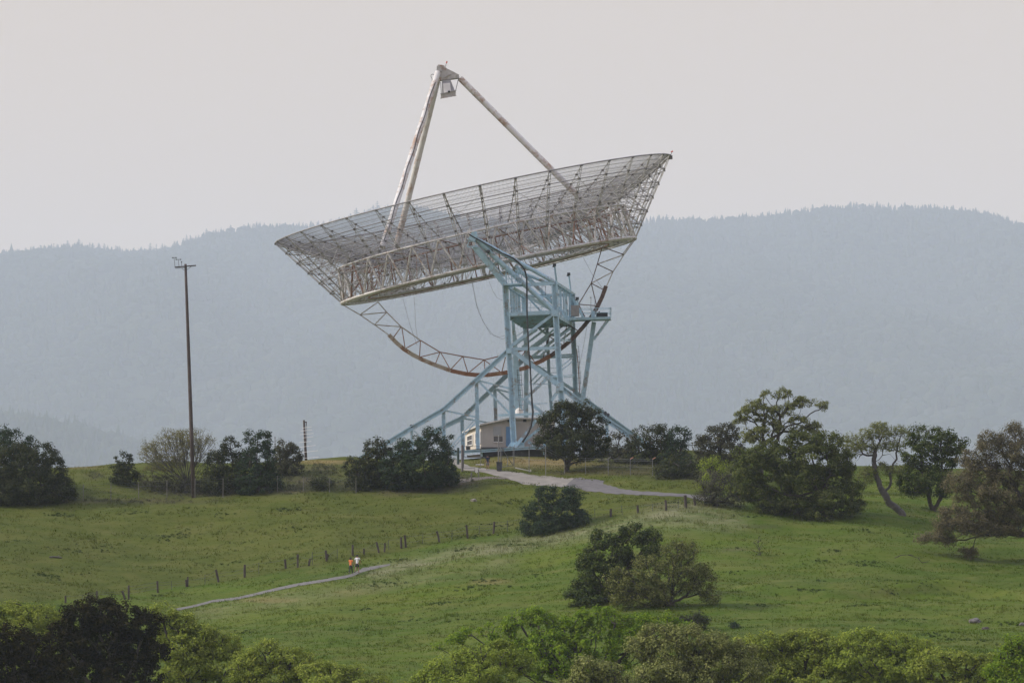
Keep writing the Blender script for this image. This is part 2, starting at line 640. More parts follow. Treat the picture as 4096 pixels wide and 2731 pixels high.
# road and trail lines first: the ground is graded under them
def _hits(pts):
    return [hit(px, py) for px, py in pts]


road_upper = [(1800, 1836), (1838, 1847), (1880, 1862), (1950, 1880), (2050, 1891), (2150, 1899), (2210, 1902), (2300, 1904), (2419, 1909), (2412, 1923),
              (2447, 1938), (2500, 1948), (2553, 1958), (2640, 1970), (2740, 1980), (2850, 1990)]
road_lower = [(1806, 1850), (1832, 1872), (1870, 1886), (1930, 1898), (2020, 1914), (2110, 1924), (2205, 1931), (2262, 1937), (2300, 1946), (2360, 1954),
              (2425, 1961), (2500, 1970), (2560, 1976), (2640, 1985), (2740, 1996), (2850, 2006)]
trail_mid = [(690, 2437, 13), (760, 2421, 13), (850, 2402, 12), (950, 2381, 11), (1060, 2357, 9.5), (1170, 2337, 8.5), (1280, 2318, 7), (1390, 2298, 6),
             (1450, 2286, 5), (1510, 2276, 4), (1560, 2266, 2.5)]
_up, _lo = _hits(road_upper), _hits(road_lower)
_tm = [(hit(px, py), w / ppm(428)) for px, py, w in trail_mid]
SMOOTH_LINES.append(([((a.x + b.x) / 2, (a.y + b.y) / 2) for a, b in zip(_up, _lo)], 2.4))
SMOOTH_LINES.append(([(p.x, p.y) for p, w in _tm], 1.6))


def cover_masks(x, y, z):
    """Which plants cover the ground where: R tall dry grass, G bare earth, leaf litter and a painted bank shadow, B short tan turf."""
    px, py = to_px(x, y, z)
    dry = np.zeros_like(px)
    line = [(1500, 2290), (1800, 2230), (2100, 2170), (2400, 2120), (2700, 2050), (2920, 2010)]
    d = _seg_dist(px, py * 1.0, line)
    dry = np.maximum(dry, np.clip(1.15 - d / 42, 0, 1))
    line = [(2650, 2080), (2950, 2060)]
    dry = np.maximum(dry, 0.7 * np.clip(1.2 - _seg_dist(px, py, line) / 70, 0, 1))
    line = [(800, 2460), (1200, 2390), (1700, 2300), (2050, 2240)]
    dry = np.maximum(dry, 0.45 * np.clip(1.1 - _seg_dist(px, py, line) / 45, 0, 1))
    dry = np.clip(dry * (0.55 + 0.45 * vnoise(x / 5, y / 4, 11)), 0, 1)
    soil_shade = np.zeros_like(px)
    # litter under the trees along the bank and the oaks; bank-foot strip paints shadow
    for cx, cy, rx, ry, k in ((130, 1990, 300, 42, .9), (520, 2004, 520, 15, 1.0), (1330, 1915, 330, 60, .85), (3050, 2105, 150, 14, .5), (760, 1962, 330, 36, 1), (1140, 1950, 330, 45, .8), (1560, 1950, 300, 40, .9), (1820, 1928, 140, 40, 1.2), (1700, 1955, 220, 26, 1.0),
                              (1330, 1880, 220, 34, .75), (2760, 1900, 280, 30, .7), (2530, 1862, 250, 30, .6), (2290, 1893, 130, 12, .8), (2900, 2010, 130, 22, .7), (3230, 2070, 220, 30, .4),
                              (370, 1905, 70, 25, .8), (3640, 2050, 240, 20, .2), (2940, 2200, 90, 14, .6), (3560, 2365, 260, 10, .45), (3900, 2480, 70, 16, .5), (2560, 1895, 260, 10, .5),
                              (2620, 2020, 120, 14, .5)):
        soil_shade = np.maximum(soil_shade, k * np.clip(1.5 * (1 - np.sqrt(((px - cx) / rx) ** 2 + ((py - cy) / ry) ** 2)), 0, 1))
    soil_shade = np.clip(soil_shade * (0.8 + 0.6 * vnoise(x / 2.5, y / 2.5, 12)), 0, 1)
    tan = np.zeros_like(px)
    for cx, cy, rx, ry, k in ((2150, 1852, 330, 36, .95), (2450, 1888, 240, 18, .5), (1290, 1848, 220, 14, .7), (330, 1868, 110, 12, .5), (1960, 2325, 110, 16, .55), (1080, 2400, 170, 14, .5),
                              (1400, 2365, 160, 12, .4)):
        tan = np.maximum(tan, k * np.clip(1.5 * (1 - np.sqrt(((px - cx) / rx) ** 2 + ((py - cy) / ry) ** 2)), 0, 1))
    tan = np.clip(tan * (0.85 + 0.5 * vnoise(x / 3, y / 3, 13)), 0, 1)
    # field above the fence: grazed shorter, more olive than the meadow below it
    fy = np.interp(px, [0, 500, 1000, 1500, 2048, 2750, 2900, 3000], [2420, 2375, 2305, 2225, 2120, 2035, 1960, 1700])
    graze = np.clip((fy - py) / 10 + .5 + .6 * vnoise(x / 2, y / 2, 14), 0, 1)
    return dry, soil_shade, tan, graze


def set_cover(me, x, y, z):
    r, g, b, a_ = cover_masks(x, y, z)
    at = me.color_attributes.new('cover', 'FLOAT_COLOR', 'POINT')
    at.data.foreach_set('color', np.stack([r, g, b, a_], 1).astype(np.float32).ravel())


def build_terrain():
    xs = np.concatenate([np.concatenate([np.arange(-4100, -200, 80.0), np.arange(-200, -80, 6.0)]), np.arange(-80, 80.01, 0.6), np.concatenate([np.arange(86, 200, 6.0), np.arange(240, 4101, 80.0)])])
    ys = np.concatenate([np.arange(-55, 290, 12.0), np.arange(290, 345, 1.5), np.arange(345, 500, 0.6), np.arange(501, 900, 10.0), np.arange(930, 17901, 300.0)])
    X, Y = np.meshgrid(xs, ys)
    Z = ground_z(X, Y)
    cut = 1.0
    # keep the sheet clear of the road surfaces laid on it
    for pts, hw in SMOOTH_LINES:
        d = _seg_dist(X, Y, pts)
        Z = Z - 0.022 * np.clip((hw + 0.4 - d) / 0.8, 0, 1)
    Z = np.where(Y > 900, VALLEY, Z)
    nx, ny = len(xs), len(ys)
    v = np.stack([X.ravel(), Y.ravel(), Z.ravel()], 1)
    idx = np.arange(nx * ny).reshape(ny, nx)
    q = np.stack([idx[:-1, :-1].ravel(), idx[:-1, 1:].ravel(), idx[1:, 1:].ravel(), idx[1:, :-1].ravel()], 1)
    me = np_mesh('meadow_ground', v, quads=q)
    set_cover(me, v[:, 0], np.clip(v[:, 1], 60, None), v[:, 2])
    me.shade_smooth()
    o = link('ground', me, M_MEADOW)
    tag(o, 'grassy hillside sloping up to the dish', kind='structure')


build_terrain()


def ribbon(name, left, right, mat, lift=0.035, sub=10, label=None, wear=0.35):
    """Road sheet draped between two edge lines, resting on the graded ground."""
    def dense(pts):
        out = []
        for a, b in zip(pts[:-1], pts[1:]):
            for k in range(sub):
                out.append(a.lerp(b, k / sub))
        return out + [pts[-1]]
    L, R = dense(left), dense(right)
    for k, (a, b) in enumerate(zip(L, R)):      # worn, uneven edges
        j0, j1 = wear * math.sin(k * 0.83) * math.sin(k * 0.37 + 1), wear * math.sin(k * 0.71 + 2) * math.sin(k * 0.29)
        w_ = (a - b).length
        a.y += j0 * min(1, w_ / 3); b.y += j1 * min(1, w_ / 3)
    n, c = len(L), 7
    T = np.array([[tuple(a.lerp(b, k / (c - 1))) for k in range(c)] for a, b in zip(L, R)])
    z = ground_z(T[:, :, 0], T[:, :, 1])
    edge = np.array([0, .6, 1, 1, 1, .6, 0])
    T[:, :, 2] = z + lift * (0.25 + 0.75 * edge)
    idx = np.arange(n * c).reshape(n, c)
    q = np.stack([idx[:-1, :-1].ravel(), idx[1:, :-1].ravel(), idx[1:, 1:].ravel(), idx[:-1, 1:].ravel()], 1)
    me = np_mesh(name, T.reshape(-1, 3), quads=q)
    me.shade_smooth()
    o = link(name, me, mat)
    tag(o, label, kind='structure')
    return o


ribbon('concrete_drive', _up[:8], _lo[:8], M_CONCRETE, label='pale concrete drive leading up to the gate')
ribbon('asphalt_road', _up[7:], _lo[7:], M_ASPHALT, lift=0.03, label='grey asphalt road below the dish')
_tl, _tr = [], []
for k, (p, w) in enumerate(_tm):
    v = (0.85 + 0.05 * math.sin(k * 1.7)) * (1.0 if k < 9 else (11 - k) * 0.28 + 0.1)
    a, b = p.copy(), p.copy()
    a.y += v; b.y -= v
    _tl.append(a); _tr.append(b)
ribbon('footpath', _tl, _tr, plain('path_gravel', (0.128, 0.121, 0.104), 0.3, 2.2, 0.95), lift=0.02, wear=0.16, label='narrow grey footpath crossing the meadow')


ribbon('dirt_track', _hits([(1690, 1950), (1780, 1931), (1870, 1913), (1950, 1905), (2015, 1908)]), _hits([(1690, 1957), (1800, 1940), (1890, 1923), (1975, 1914), (2040, 1917)]),
       plain('dirt_track_soil', (0.125, 0.108, 0.082), 0.3, 1.8, 0.95), lift=0.05, label='faint dirt track joining the concrete drive from the left')


# ------------------------------------------------------------------ grass
def build_grass(name, n, hmin, hmax, wide, label, only_dry=False, seed=3):
    r = np.random.default_rng(seed)
    y = r.uniform(352, 486, n * 2)
    x = (r.uniform(-0.03, 1.03, n * 2) - 0.5) * W / FPX * y
    z = ground_z(x, y)
    keep = np.ones(len(x), bool)
    for pts, hw in SMOOTH_LINES:
        keep &= _seg_dist(x, y, pts) > (0.62 if hw < 2 else hw - 0.9)
    dry, soil_shade, tan, _ = cover_masks(x, y, z)
    if only_dry: keep &= r.uniform(0, 1, len(x)) < dry
    else: keep &= r.uniform(0, 1, len(x)) > 0.75 * soil_shade
    keep &= ~((y > 479) & (np.abs(x) < 25))
    x, y, z = x[keep][:n], y[keep][:n], z[keep][:n]
    m = len(x)
    k = 4
    X = np.repeat(x, k) + r.normal(0, 0.14, m * k)
    Y = np.repeat(y, k) + r.normal(0, 0.14, m * k)
    Z = np.repeat(z, k) - 0.04
    tall = np.repeat(r.uniform(hmin, hmax, m) * (1 + 0.7 * vnoise(x / 3, y / 2, 5)), k) * r.uniform(0.6, 1.2, m * k)
    a = r.uniform(0, 2 * np.pi, m * k)
    w = wide * r.uniform(0.6, 1.3, m * k)
    lx, ly = r.normal(0, 0.45, m * k) * tall, r.normal(0, 0.45, m * k) * tall
    v = np.empty((m * k, 3, 3))
    v[:, 0] = np.stack([X - np.cos(a) * w, Y - np.sin(a) * w, Z], 1)
    v[:, 1] = np.stack([X + np.cos(a) * w, Y + np.sin(a) * w, Z], 1)
    v[:, 2] = np.stack([X + lx, Y + ly, Z + tall], 1)
    v = v.reshape(-1, 3)
    me = np_mesh(name, v, tris=np.arange(len(v)).reshape(-1, 3))
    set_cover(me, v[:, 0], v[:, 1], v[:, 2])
    o = link(name, me, M_GRASS)
    tag(o, label, 'grass', kind='stuff')


build_grass('grass', 75000, 0.08, 0.20, 0.045, 'short green meadow grass on the hillside')
build_grass('tall_grass', 22000, 0.25, 0.5, 0.035, 'tall pale dry grass along the brow of the slope', only_dry=True, seed=5)


# ------------------------------------------------------------------ distant hills
RIDGE_Y, RIDGE_PTS = 16000.0, [(-700, 1035), (0, 1045), (100, 1030), (350, 1012), (520, 1030), (640, 1022), (700, 1000), (800, 965), (900, 940), (1050, 925), (1300, 925),
                              (1400, 900), (1500, 862), (1600, 850), (1700, 858), (1800, 880), (2000, 905), (2300, 915), (2590, 902), (2800, 897), (3000, 888),
                              (3150, 872), (3300, 852), (3450, 842), (3600, 850), (3750, 856), (3900, 868), (3990, 885), (4096, 925), (4800, 990)]
FOOT_Y, FOOT_PTS = 10600.0, [(-700, 1640), (0, 1690), (150, 1695), (300, 1715), (450, 1755), (570, 1790), (700, 1850), (850, 1930), (1000, 2050), (1200, 2280), (4800, 2400)]


def ridge_z(x, pts, Y):
    px = W / 2 + FPX * x / (Y * cP + 0.084 * Y * sP)
    py = np.interp(px, [p[0] for p in pts], [p[1] for p in pts]) - (10 if pts is RIDGE_PTS else 0)
    v = (H / 2 - py) / FPX
    return (sP + cP * v) * Y / (cP - sP * v)


def hill_z(x, y):
    top = ridge_z(x, RIDGE_PTS, RIDGE_Y)
    t = np.clip((y - 9600) / (RIDGE_Y - 9600), 0, 1)
    s = 0.75 * t + 0.25 * t * t * (3 - 2 * t)
    gully = 120 * vnoise(x / 520 + y / 2600, y / 2300, 21) + 32 * vnoise(x / 260, y / 610, 22)
    back = np.clip((y - RIDGE_Y) / 1850, 0, 1)
    return VALLEY + (top - VALLEY) * s * (1 - 0.5 * back) + gully * np.sin(np.pi * np.clip(t, 0, 1))


def foot_z(x, y):
    top = ridge_z(x, FOOT_PTS, FOOT_Y)
    t = np.clip((y - 8150) / (FOOT_Y - 8150), 0, 1)
    b = np.clip((12700 - y) / (12700 - FOOT_Y), 0, 1)
    s = np.minimum(t * t * (3 - 2 * t), b * b * (3 - 2 * b))
    return VALLEY - 4 + np.maximum(top - VALLEY, 0) * s + 14 * vnoise(x / 200, y / 310, 23) * s


def forest_mat():
    m, nt, b = new_mat('hill_forest')
    geo = nt.nodes.new('ShaderNodeNewGeometry')
    n = nz(nt, geo.outputs['Position'], 0.0032, 7, 0.66)
    f = math_n(nt, 'ADD', math_n(nt, 'MULTIPLY', n, 0.85), math_n(nt, 'MULTIPLY', geo.outputs['Random Per Island'], 0.18))
    c = ramp(nt, f, [(0.33, (0.016, 0.023, 0.013)), (0.52, (0.022, 0.030, 0.015)), (0.66, (0.040, 0.045, 0.024))])
    nt.links.new(c, b.inputs['Base Color'])
    b.inputs['Roughness'].default_value = 1.0
    b.inputs['Specular IOR Level'].default_value = 0.0
    return m


M_FOREST = forest_mat()


def grid_hill(name, fn, xs, ys, label):
    X, Y = np.meshgrid(xs, ys)
    Z = fn(X, Y)
    nx, ny = len(xs), len(ys)
    idx = np.arange(nx * ny).reshape(ny, nx)
    q = np.stack([idx[:-1, :-1].ravel(), idx[:-1, 1:].ravel(), idx[1:, 1:].ravel(), idx[1:, :-1].ravel()], 1)
    me = np_mesh(name, np.stack([X.ravel(), Y.ravel(), Z.ravel()], 1), quads=q)
    me.shade_smooth()
    tag(link(name, me, M_FOREST), label, kind='structure')


grid_hill('hills', hill_z, np.arange(-4000, 4001, 40.0), np.arange(9600, 17900, 66.0), 'long wooded mountain ridge fading into haze')
grid_hill('foothill', foot_z, np.arange(-4000, 1900, 45.0), np.arange(8150, 12701, 90.0), 'lower wooded foothill in haze at the left')


def tree_cloud(name, fn, n, xr, yr, hr, seed, label, conic=0.6):
    """Far-off wood: every tree a small cone or rounded crown."""
    r = np.random.default_rng(seed)
    x, y = r.uniform(*xr, n), r.uniform(*yr, n)
    z = fn(x, y)
    ok = np.abs(x) < y * 0.125 + 80
    x, y, z = x[ok], y[ok], z[ok]
    n = len(x)
    h = r.uniform(*hr, n)
    con = r.uniform(0, 1, n) < conic + 0.35 * vnoise(x / 440, y / 590, 31)
    S = 6
    ang = np.arange(S) * 2 * np.pi / S
    rad = np.where(con, h * r.uniform(.18, .27, n), h * r.uniform(.36, .5, n))
    h = np.where(con, h, h * 0.62)
    V = np.empty((n, 2 * S + 1, 3))
    jit = r.uniform(.75, 1.25, (n, S))
    a = ang[None] + r.uniform(0, 1, (n, 1))
    lowr = rad[:, None] * jit
    midr = rad[:, None] * np.where(con[:, None], 0.52, 1.0) * r.uniform(.75, 1.2, (n, S))
    V[:, :S, 0], V[:, :S, 1], V[:, :S, 2] = x[:, None] + lowr * np.cos(a), y[:, None] + lowr * np.sin(a), (z + h * 0.05)[:, None]
    V[:, S:2 * S, 0], V[:, S:2 * S, 1] = x[:, None] + midr * np.cos(a), y[:, None] + midr * np.sin(a)
    V[:, S:2 * S, 2] = (z + h * np.where(con, .55, .66))[:, None]
    V[:, 2 * S] = np.stack([x, y, z + h], 1)
    o = (np.arange(n) * (2 * S + 1))[:, None]
    k = np.arange(S)
    k2 = (k + 1) % S
    q = np.stack([o + k, o + k2, o + S + k2, o + S + k], 2).reshape(-1, 4)
    t = np.stack([o + S + k, o + S + k2, np.broadcast_to(o + 2 * S, (n, S))], 2).reshape(-1, 3)
    tag(link(name, np_mesh(name, V.reshape(-1, 3), quads=q, tris=t), M_FOREST), label, 'forest', kind='stuff')


tree_cloud('forest', hill_z, 16500, (-2330, 2330), (9900, 15500), (30, 62), 41, 'dense woodland covering the hazy mountain slope', 0.3)
tree_cloud('ridge_forest', hill_z, 5200, (-2330, 2330), (15450, 16120), (17, 33), 43, 'merged treetops along the hazy ridge', 0.55)
tree_cloud('foothill_forest', foot_z, 3000, (-1770, -215), (8500, 10750), (24, 50), 42, 'woodland on the lower hazy foothill', 0.45)


def conifer_mesh(seed):
    """One ridge-line conifer: stem with drooping, uneven whorls of boughs. Height 1."""
    r = random.Random(seed)
    b = MB()
    b.tube((0, 0, -0.3), (0, 0, 0.98), 0.018, 0.004, 4)
    lev = r.randint(7, 10)
    wide = r.uniform(0.15, 0.24)
    for i in range(lev):
        t = i / lev
        z = 0.12 + 0.86 * t
        rr = wide * (1 - t) ** 0.85 + 0.015
        nb = 6
        a0 = r.uniform(0, 6.3)
        for k in range(nb):
            if r.random() < 0.12: continue
            a = a0 + 2 * math.pi * k / nb + r.uniform(-.25, .25)
            L = rr * r.uniform(0.6, 1.25)
            ca, sa = math.cos(a), math.sin(a)
            wv = L * 0.42
            tip = (ca * L, sa * L, z - L * 0.35)
            l = (ca * L * .45 - sa * wv, sa * L * .45 + ca * wv, z - L * 0.12)
            rt = (ca * L * .45 + sa * wv, sa * L * .45 - ca * wv, z - L * 0.12)
            b.add([(0, 0, z + 0.06), l, tip, rt], [(0, 1, 2), (0, 2, 3)])
    me = b.mesh('conifer_tree')
    me.materials.append(M_FOREST)
    return me


CONIFERS = [conifer_mesh(s) for s in range(9)]
r_ = random.Random(5)
for i in range(290):
    px = -60 + 4230 * (i + r_.uniform(-.9, .9)) / 289
    Y = RIDGE_Y + r_.uniform(-200, 70)
    x = P(px, 900, Y).x
    z = float(hill_z(np.array([x]), np.array([Y]))[0])
    hgt = (r_.uniform(26, 40) if r_.random() < 0.75 else r_.uniform(36, 52)) * (0.97 if px < 1900 else 0.74)
    o = bpy.data.objects.new('conifer_tree', r_.choice(CONIFERS))
    COL.objects.link(o)
    o.location = (x, Y, z - 2.6)
    o.rotation_euler = (0, 0, r_.uniform(0, 6.3))
    fat = r_.uniform(1.5, 2.9)
    o.scale = (hgt * fat, hgt * fat, hgt)
    tag(o, 'hazy grey conifer standing on the skyline of the far ridge', 'tree', 'conifers along the skyline of the far ridge')


# ------------------------------------------------------------------ radio telescope
def A(x, y): return (1980 + x / 4.48, 1050 + y / 4.48)
def B_(x, y): return (1980 + x / 4.48, 1380 + y / 4.48)
def C_(x, y): return (1780 + x / 4.9, 1580 + y / 4.9)
def D4(x, y): return (1840 + x / 5.6, 900 + y / 5.6)


TEL = empty('radio_telescope', P(2150, 1812, 490), 'huge openwork dish antenna with white feed legs on a pale blue steel tower', 'radio telescope')
T0 = Vector(TEL.location)
DC = P(1892, 801, 500)                       # centre of the rim circle
ROLL, LEAN = math.radians(12.53), math.radians(1.6)
_u = Vector((math.cos(ROLL), 0, math.sin(ROLL)))
_v = Vector((0, 1, 0))
_w = Vector((-math.sin(ROLL), 0, math.cos(ROLL)))
_v, _w = _v * math.cos(LEAN) + _w * math.sin(LEAN), _w * math.cos(LEAN) - _v * math.sin(LEAN)
DISH = Matrix(((_u.x, _v.x, _w.x), (_u.y, _v.y, _w.y), (_u.z, _v.z, _w.z))).to_4x4()
F4, RIM, RLO, WLO = 74.8, 22.85, 17.0, -8.2
RUP, WUP = 16.6, -4.4


def surf(r): return r * r / F4 - 6.98


def D(u, v, w): return DC + _u * u + _v * v + _w * w


def dish_obj(name, me, ang=0.0, parent=None, label=None):
    o = bpy.data.objects.new(name, me)
    COL.objects.link(o)
    o.parent = parent or TEL
    if parent is None:
        o.matrix_basis = Matrix.Translation(DC - T0) @ DISH @ Matrix.Rotation(ang, 4, 'Z')
    if label: o['label'] = label
    return o


def dmesh(mb, name, mat):
    me = mb.mesh(name)
    me.materials.append(mat)
    return me


NR = 36
STEP = 2 * math.pi / NR
PHI0 = math.radians(2.0)
r_top = [22.85, 21.5, 20.1, 18.6, 17.1, 15.4, 13.4, 11.0, 8.0, 5.0, 2.4]
out_nodes = [(RIM - (RIM - RLO) * k / 6, WLO * k / 6) for k in range(7)]
low_nodes = [(RLO, WLO), (15.0, WLO), (12.8, WLO + .1), (9.8, WLO + .1)]

# wire mesh: one gore per bay
mb = MB()
WR = 0.0155
for k in range(26):
    a = STEP * (k + 0.5) / 26
    r_in = 2.4 if k % 6 == 2 else (6.5 if k % 2 else 12.0)
    rr = np.linspace(r_in, RIM, 9)
    mb.path([(r * math.cos(a), r * math.sin(a), surf(r)) for r in rr], WR, 3)
for r in list(np.arange(2.6, 16.4, 0.26)) + list(np.arange(16.6, RIM - 0.1, 0.5)):
    mb.path([(r * math.cos(a), r * math.sin(a), surf(r)) for a in np.linspace(0, STEP, 3)], WR, 3)
GORE = dmesh(mb, 'mesh_panel', M_WIRE)
# rib truss
mb = MB()
top = [Vector((r, 0, surf(r) - 0.06)) for r in r_top]
bot = [Vector((r, 0, w)) for r, w in out_nodes]
low = [Vector((r, 0, w)) for r, w in low_nodes]
for a, b in zip(top[:-1], top[1:]): mb.tube(a, b, 0.052, sides=4, caps=False)
for s in (-0.11, 0.11):
    mb.tube(bot[0] + Vector((0, s, 0)), bot[-1] + Vector((0, s, 0)), 0.042, sides=4, caps=False)
mb.tube(low[0], low[-1], 0.05, sides=4, caps=False)
for k in range(1, 6):
    mb.tube(bot[k], top[k], 0.037, sides=4, caps=False)
    mb.tube(bot[k], top[k + 1] if k < 5 else top[5], 0.035, sides=4, caps=False)
    if k > 1: mb.tube(bot[k], top[min(k + 2, 6)], 0.029, sides=4, caps=False)
for k in range(len(low)):
    t = top[min(5 + k, len(top) - 1)]
    mb.tube(low[k], t, 0.034, sides=4, caps=False)
    t2 = top[min(6 + k, len(top) - 1)]
    mb.tube(low[k], t2, 0.028, sides=4, caps=False)
RIB = dmesh(mb, 'rib', M_RIB)
mb = MB()
for p in bot[1:6]: mb.box(p, (0.22, 0.22, 0.24))
for p in top[:8]: mb.box(p, (0.20, 0.22, 0.20))
for p in low[1:]: mb.box(p, (0.2, 0.2, 0.16))
GUS = dmesh(mb, 'gusset', M_GUSSET)
# cross bracing of one bay on the outer face
mb = MB()


def on(k, nodes, j):
    r, w = nodes[k]
    a = STEP * j
    return Vector((r * math.cos(a), r * math.sin(a), w))


mb.tube(on(1, out_nodes, 0), on(3, out_nodes, 1), 0.026, sides=4, caps=False)
mb.tube(on(3, out_nodes, 0), on(5, out_nodes, 1), 0.026, sides=4, caps=False)
sn = [(r, surf(r) - 0.08) for r in r_top]
mb.tube(on(1, sn, 1), on(3, sn, 0), 0.024, sides=4, caps=False)
mb.tube(on(3, sn, 1), on(5, sn, 0), 0.024, sides=4, caps=False)
BRC = dmesh(mb, 'bay_brace', M_RIB)
for k in range(NR):
    a = PHI0 + STEP * k
    dish_obj('mesh_panel', GORE, a)
    rb = dish_obj('rib', RIB, a)
    tag(dish_obj('gusset', GUS, parent=rb), kind='stuff')
    if k % 2 == 0 or k % 5 == 1: dish_obj('bay_brace', BRC, a)


def ring(name, r, w, rad, mat, n=72, sides=6):
    b = MB()
    b.path([(r * math.cos(PHI0 + 2 * math.pi * k / n), r * math.sin(PHI0 + 2 * math.pi * k / n), w) for k in range(n)], rad, sides, closed=True)
    return dish_obj(name, dmesh(b, name, mat))


ring('rim', RIM, 0.0, 0.085, M_HOOP)
for r, w in out_nodes[1:6]: ring('hoop', r, w, 0.036, M_HOOP, 36, 4)
for r in (22.2, 21.5, 20.8, 20.1, 19.3, 18.6, 17.9, 17.1, 16.2, 15.4, 14.4, 13.4, 12.2, 11.0, 9.5, 8.0, 6.5, 5.0, 2.4):
    ring('purlin', r, surf(r) - 0.05, 0.023, M_HOOP, 36, 4)
for r in (16.5, 16.0, 15.5, 15.0, 14.5, 13.4, 12.8, 12.0, 11.0, 9.8): ring('lower_hoop', r, WLO + .02, 0.055, M_GIRDER if r > 12 else M_RIB, 36, 4)
ring('girder_ring', RUP, WUP, 0.12, M_GIRDER)
ring('girder_ring', RUP - 0.5, WUP + 0.1, 0.08, M_GIRDER)
ring('girder_ring', RLO, WLO, 0.17, M_GIRDER)
ring('girder_ring', RLO - 0.55, WLO - 0.1, 0.10, M_GIRDER)
ring('girder_ring', 13.6, WUP - 0.9, 0.10, M_RUST)
ring('girder_ring', 13.9, WLO, 0.10, M_RUST)
NB = 32
BST = 2 * math.pi / NB


def pol(r, a, w): return Vector((r * math.cos(a), r * math.sin(a), w))


diag_meshes = []
for s in (-1, 1):
    for mt, rad in ((M_GIRDER, 0.11), (M_RUST, 0.10)):
        b = MB()
        b.tube(pol(RLO, 0, WLO), pol(RUP, s * BST / 2, WUP), rad, sides=6, caps=False)
        diag_meshes.append(dmesh(b, 'girder_diagonal', mt))
b = MB(); b.tube(pol(13.6, 0, WUP - 0.9), pol(13.9, 0, WLO), 0.075, sides=5, caps=False)
POST = dmesh(b, 'girder_post', M_RUST)
b = MB(); b.tube(pol(13.6, 0, WUP - 0.9), pol(RLO, BST / 2, WLO), 0.055, sides=5, caps=False)
BR1 = dmesh(b, 'girder_brace', M_RUST)
b = MB(); b.tube(pol(RUP, 0, WUP), pol(13.9, BST, WLO), 0.055, sides=5, caps=False)
BR2 = dmesh(b, 'girder_brace', M_GIRDER)
b = MB(); b.tube(pol(RLO, 0, WLO), pol(13.9, BST / 2, WLO), 0.05, sides=5, caps=False); b.tube(pol(RLO, BST, WLO), pol(13.9, BST / 2, WLO), 0.05, sides=5, caps=False)
LAT = dmesh(b, 'lower_lattice', M_GIRDER)
b = MB(); b.tube(pol(RUP, 0, WUP), pol(13.6, BST / 2, WUP - 0.9), 0.06, sides=5, caps=False)
LAT2 = dmesh(b, 'upper_lattice', M_RUST)
rr_ = random.Random(3)
for k in range(NB):
    a = BST * k
    for s in (0, 1):
        dish_obj('girder_diagonal', diag_meshes[s * 2 + (1 if rr_.random() < 0.2 else 0)], a)
    dish_obj('girder_post', POST, a + BST / 2)
    dish_obj('girder_brace', BR1 if k % 2 else BR2, a)
    dish_obj('lower_lattice', LAT, a)
    dish_obj('upper_lattice', LAT2, a + BST / 2)

# feed legs, apex and feed cabin
mb = MB()
legs = [(P(1752, 290, 499.4), D(-11.0, -11.5, surf(15.9))), (P(1757, 296, 500.6), D(-10.2, 12.2, surf(15.9))), (P(1840, 314, 500.0), D(13.3, 0.4, surf(13.3)))]
for p0, p1 in legs:
    b = MB()
    n = 24
    b.path([p0.lerp(p1, k / n) for k in range(n + 1)], 0.345, 14)
    for k in range(1, 9):           # bolted flange joints
        c = p0.lerp(p1, k / 9.0)
        dd = (p1 - p0).normalized() * 0.05
        b.tube(c - dd, c + dd, 0.375, sides=14)
    b.build('feed_leg', M_WHITE, TEL, smooth=False)
b = MB()
p0, p1 = legs[0]
b.path([p0.lerp(p1, t) + Vector((0.06 * math.sin(t * 31) + 0.02, -0.42, 0.0)) for t in np.linspace(0.06, 0.97, 40)], 0.055, 5)
b.build('leg_cable', M_BLACK, TEL)


def slab(pts, y0, y1):
    """Thick plate: outline pixels at depth 500 given thickness towards the viewer."""
    n = len(pts)
    mid = [P(x, y, 500) for x, y in pts]
    vs = [(p.x, y0, p.z) for p in mid] + [(p.x, y1, p.z) for p in mid]
    fs = [tuple(range(n)), tuple(range(2 * n - 1, n - 1, -1))] + [(k, n + k, n + (k + 1) % n, (k + 1) % n) for k in range(n)]
    b = MB()
    b.add(vs, fs)
    return b


M_APEX = painted('apex_paint', (0.50, 0.485, 0.46), rust=(0.30, 0.17, 0.10), amount=0.3, scale=1.2, dirt=0.35)
b = slab([(1745, 288), (1753, 261), (1775, 264), (1788, 277), (1836, 301), (1838, 314), (1801, 319), (1759, 324)], 499.45, 500.55)
b.box(P(1757, 275, 499.4), (0.55, 0.3, 0.6))
b.tube(P(1826, 304, 499.4), P(1826, 304, 500.6), 0.12, sides=10)
b.beam(P(1776, 312, 499.4), P(1803, 296, 499.4), 0.1, 0.08)
b.build('apex_head', M_APEX, TEL)
bb = [P(1767, 377, 499.3), P(1820, 364, 499.3), P(1820, 364, 500.7), P(1767, 377, 500.7)]
tt = [P(1767, 321, 499.5), P(1801, 318, 499.5), P(1801, 318, 500.5), P(1767, 321, 500.5)]
b = MB(); b.hull8(bb, tt)
CAB = b.build('feed_cabin', plain('cabin_grey_paint', (0.32, 0.32, 0.33), 0.12, 2.0), TEL)
# sub-parts of the cabin are stored relative to the telescope's origin
def sub(mb_, name, mat, parent):
    mb_.v = [a_ - np.array(T0) for a_ in mb_.v]
    me = mb_.mesh(name); me.materials.append(mat)
    o = bpy.data.objects.new(name, me); COL.objects.link(o); o.parent = parent
    return o


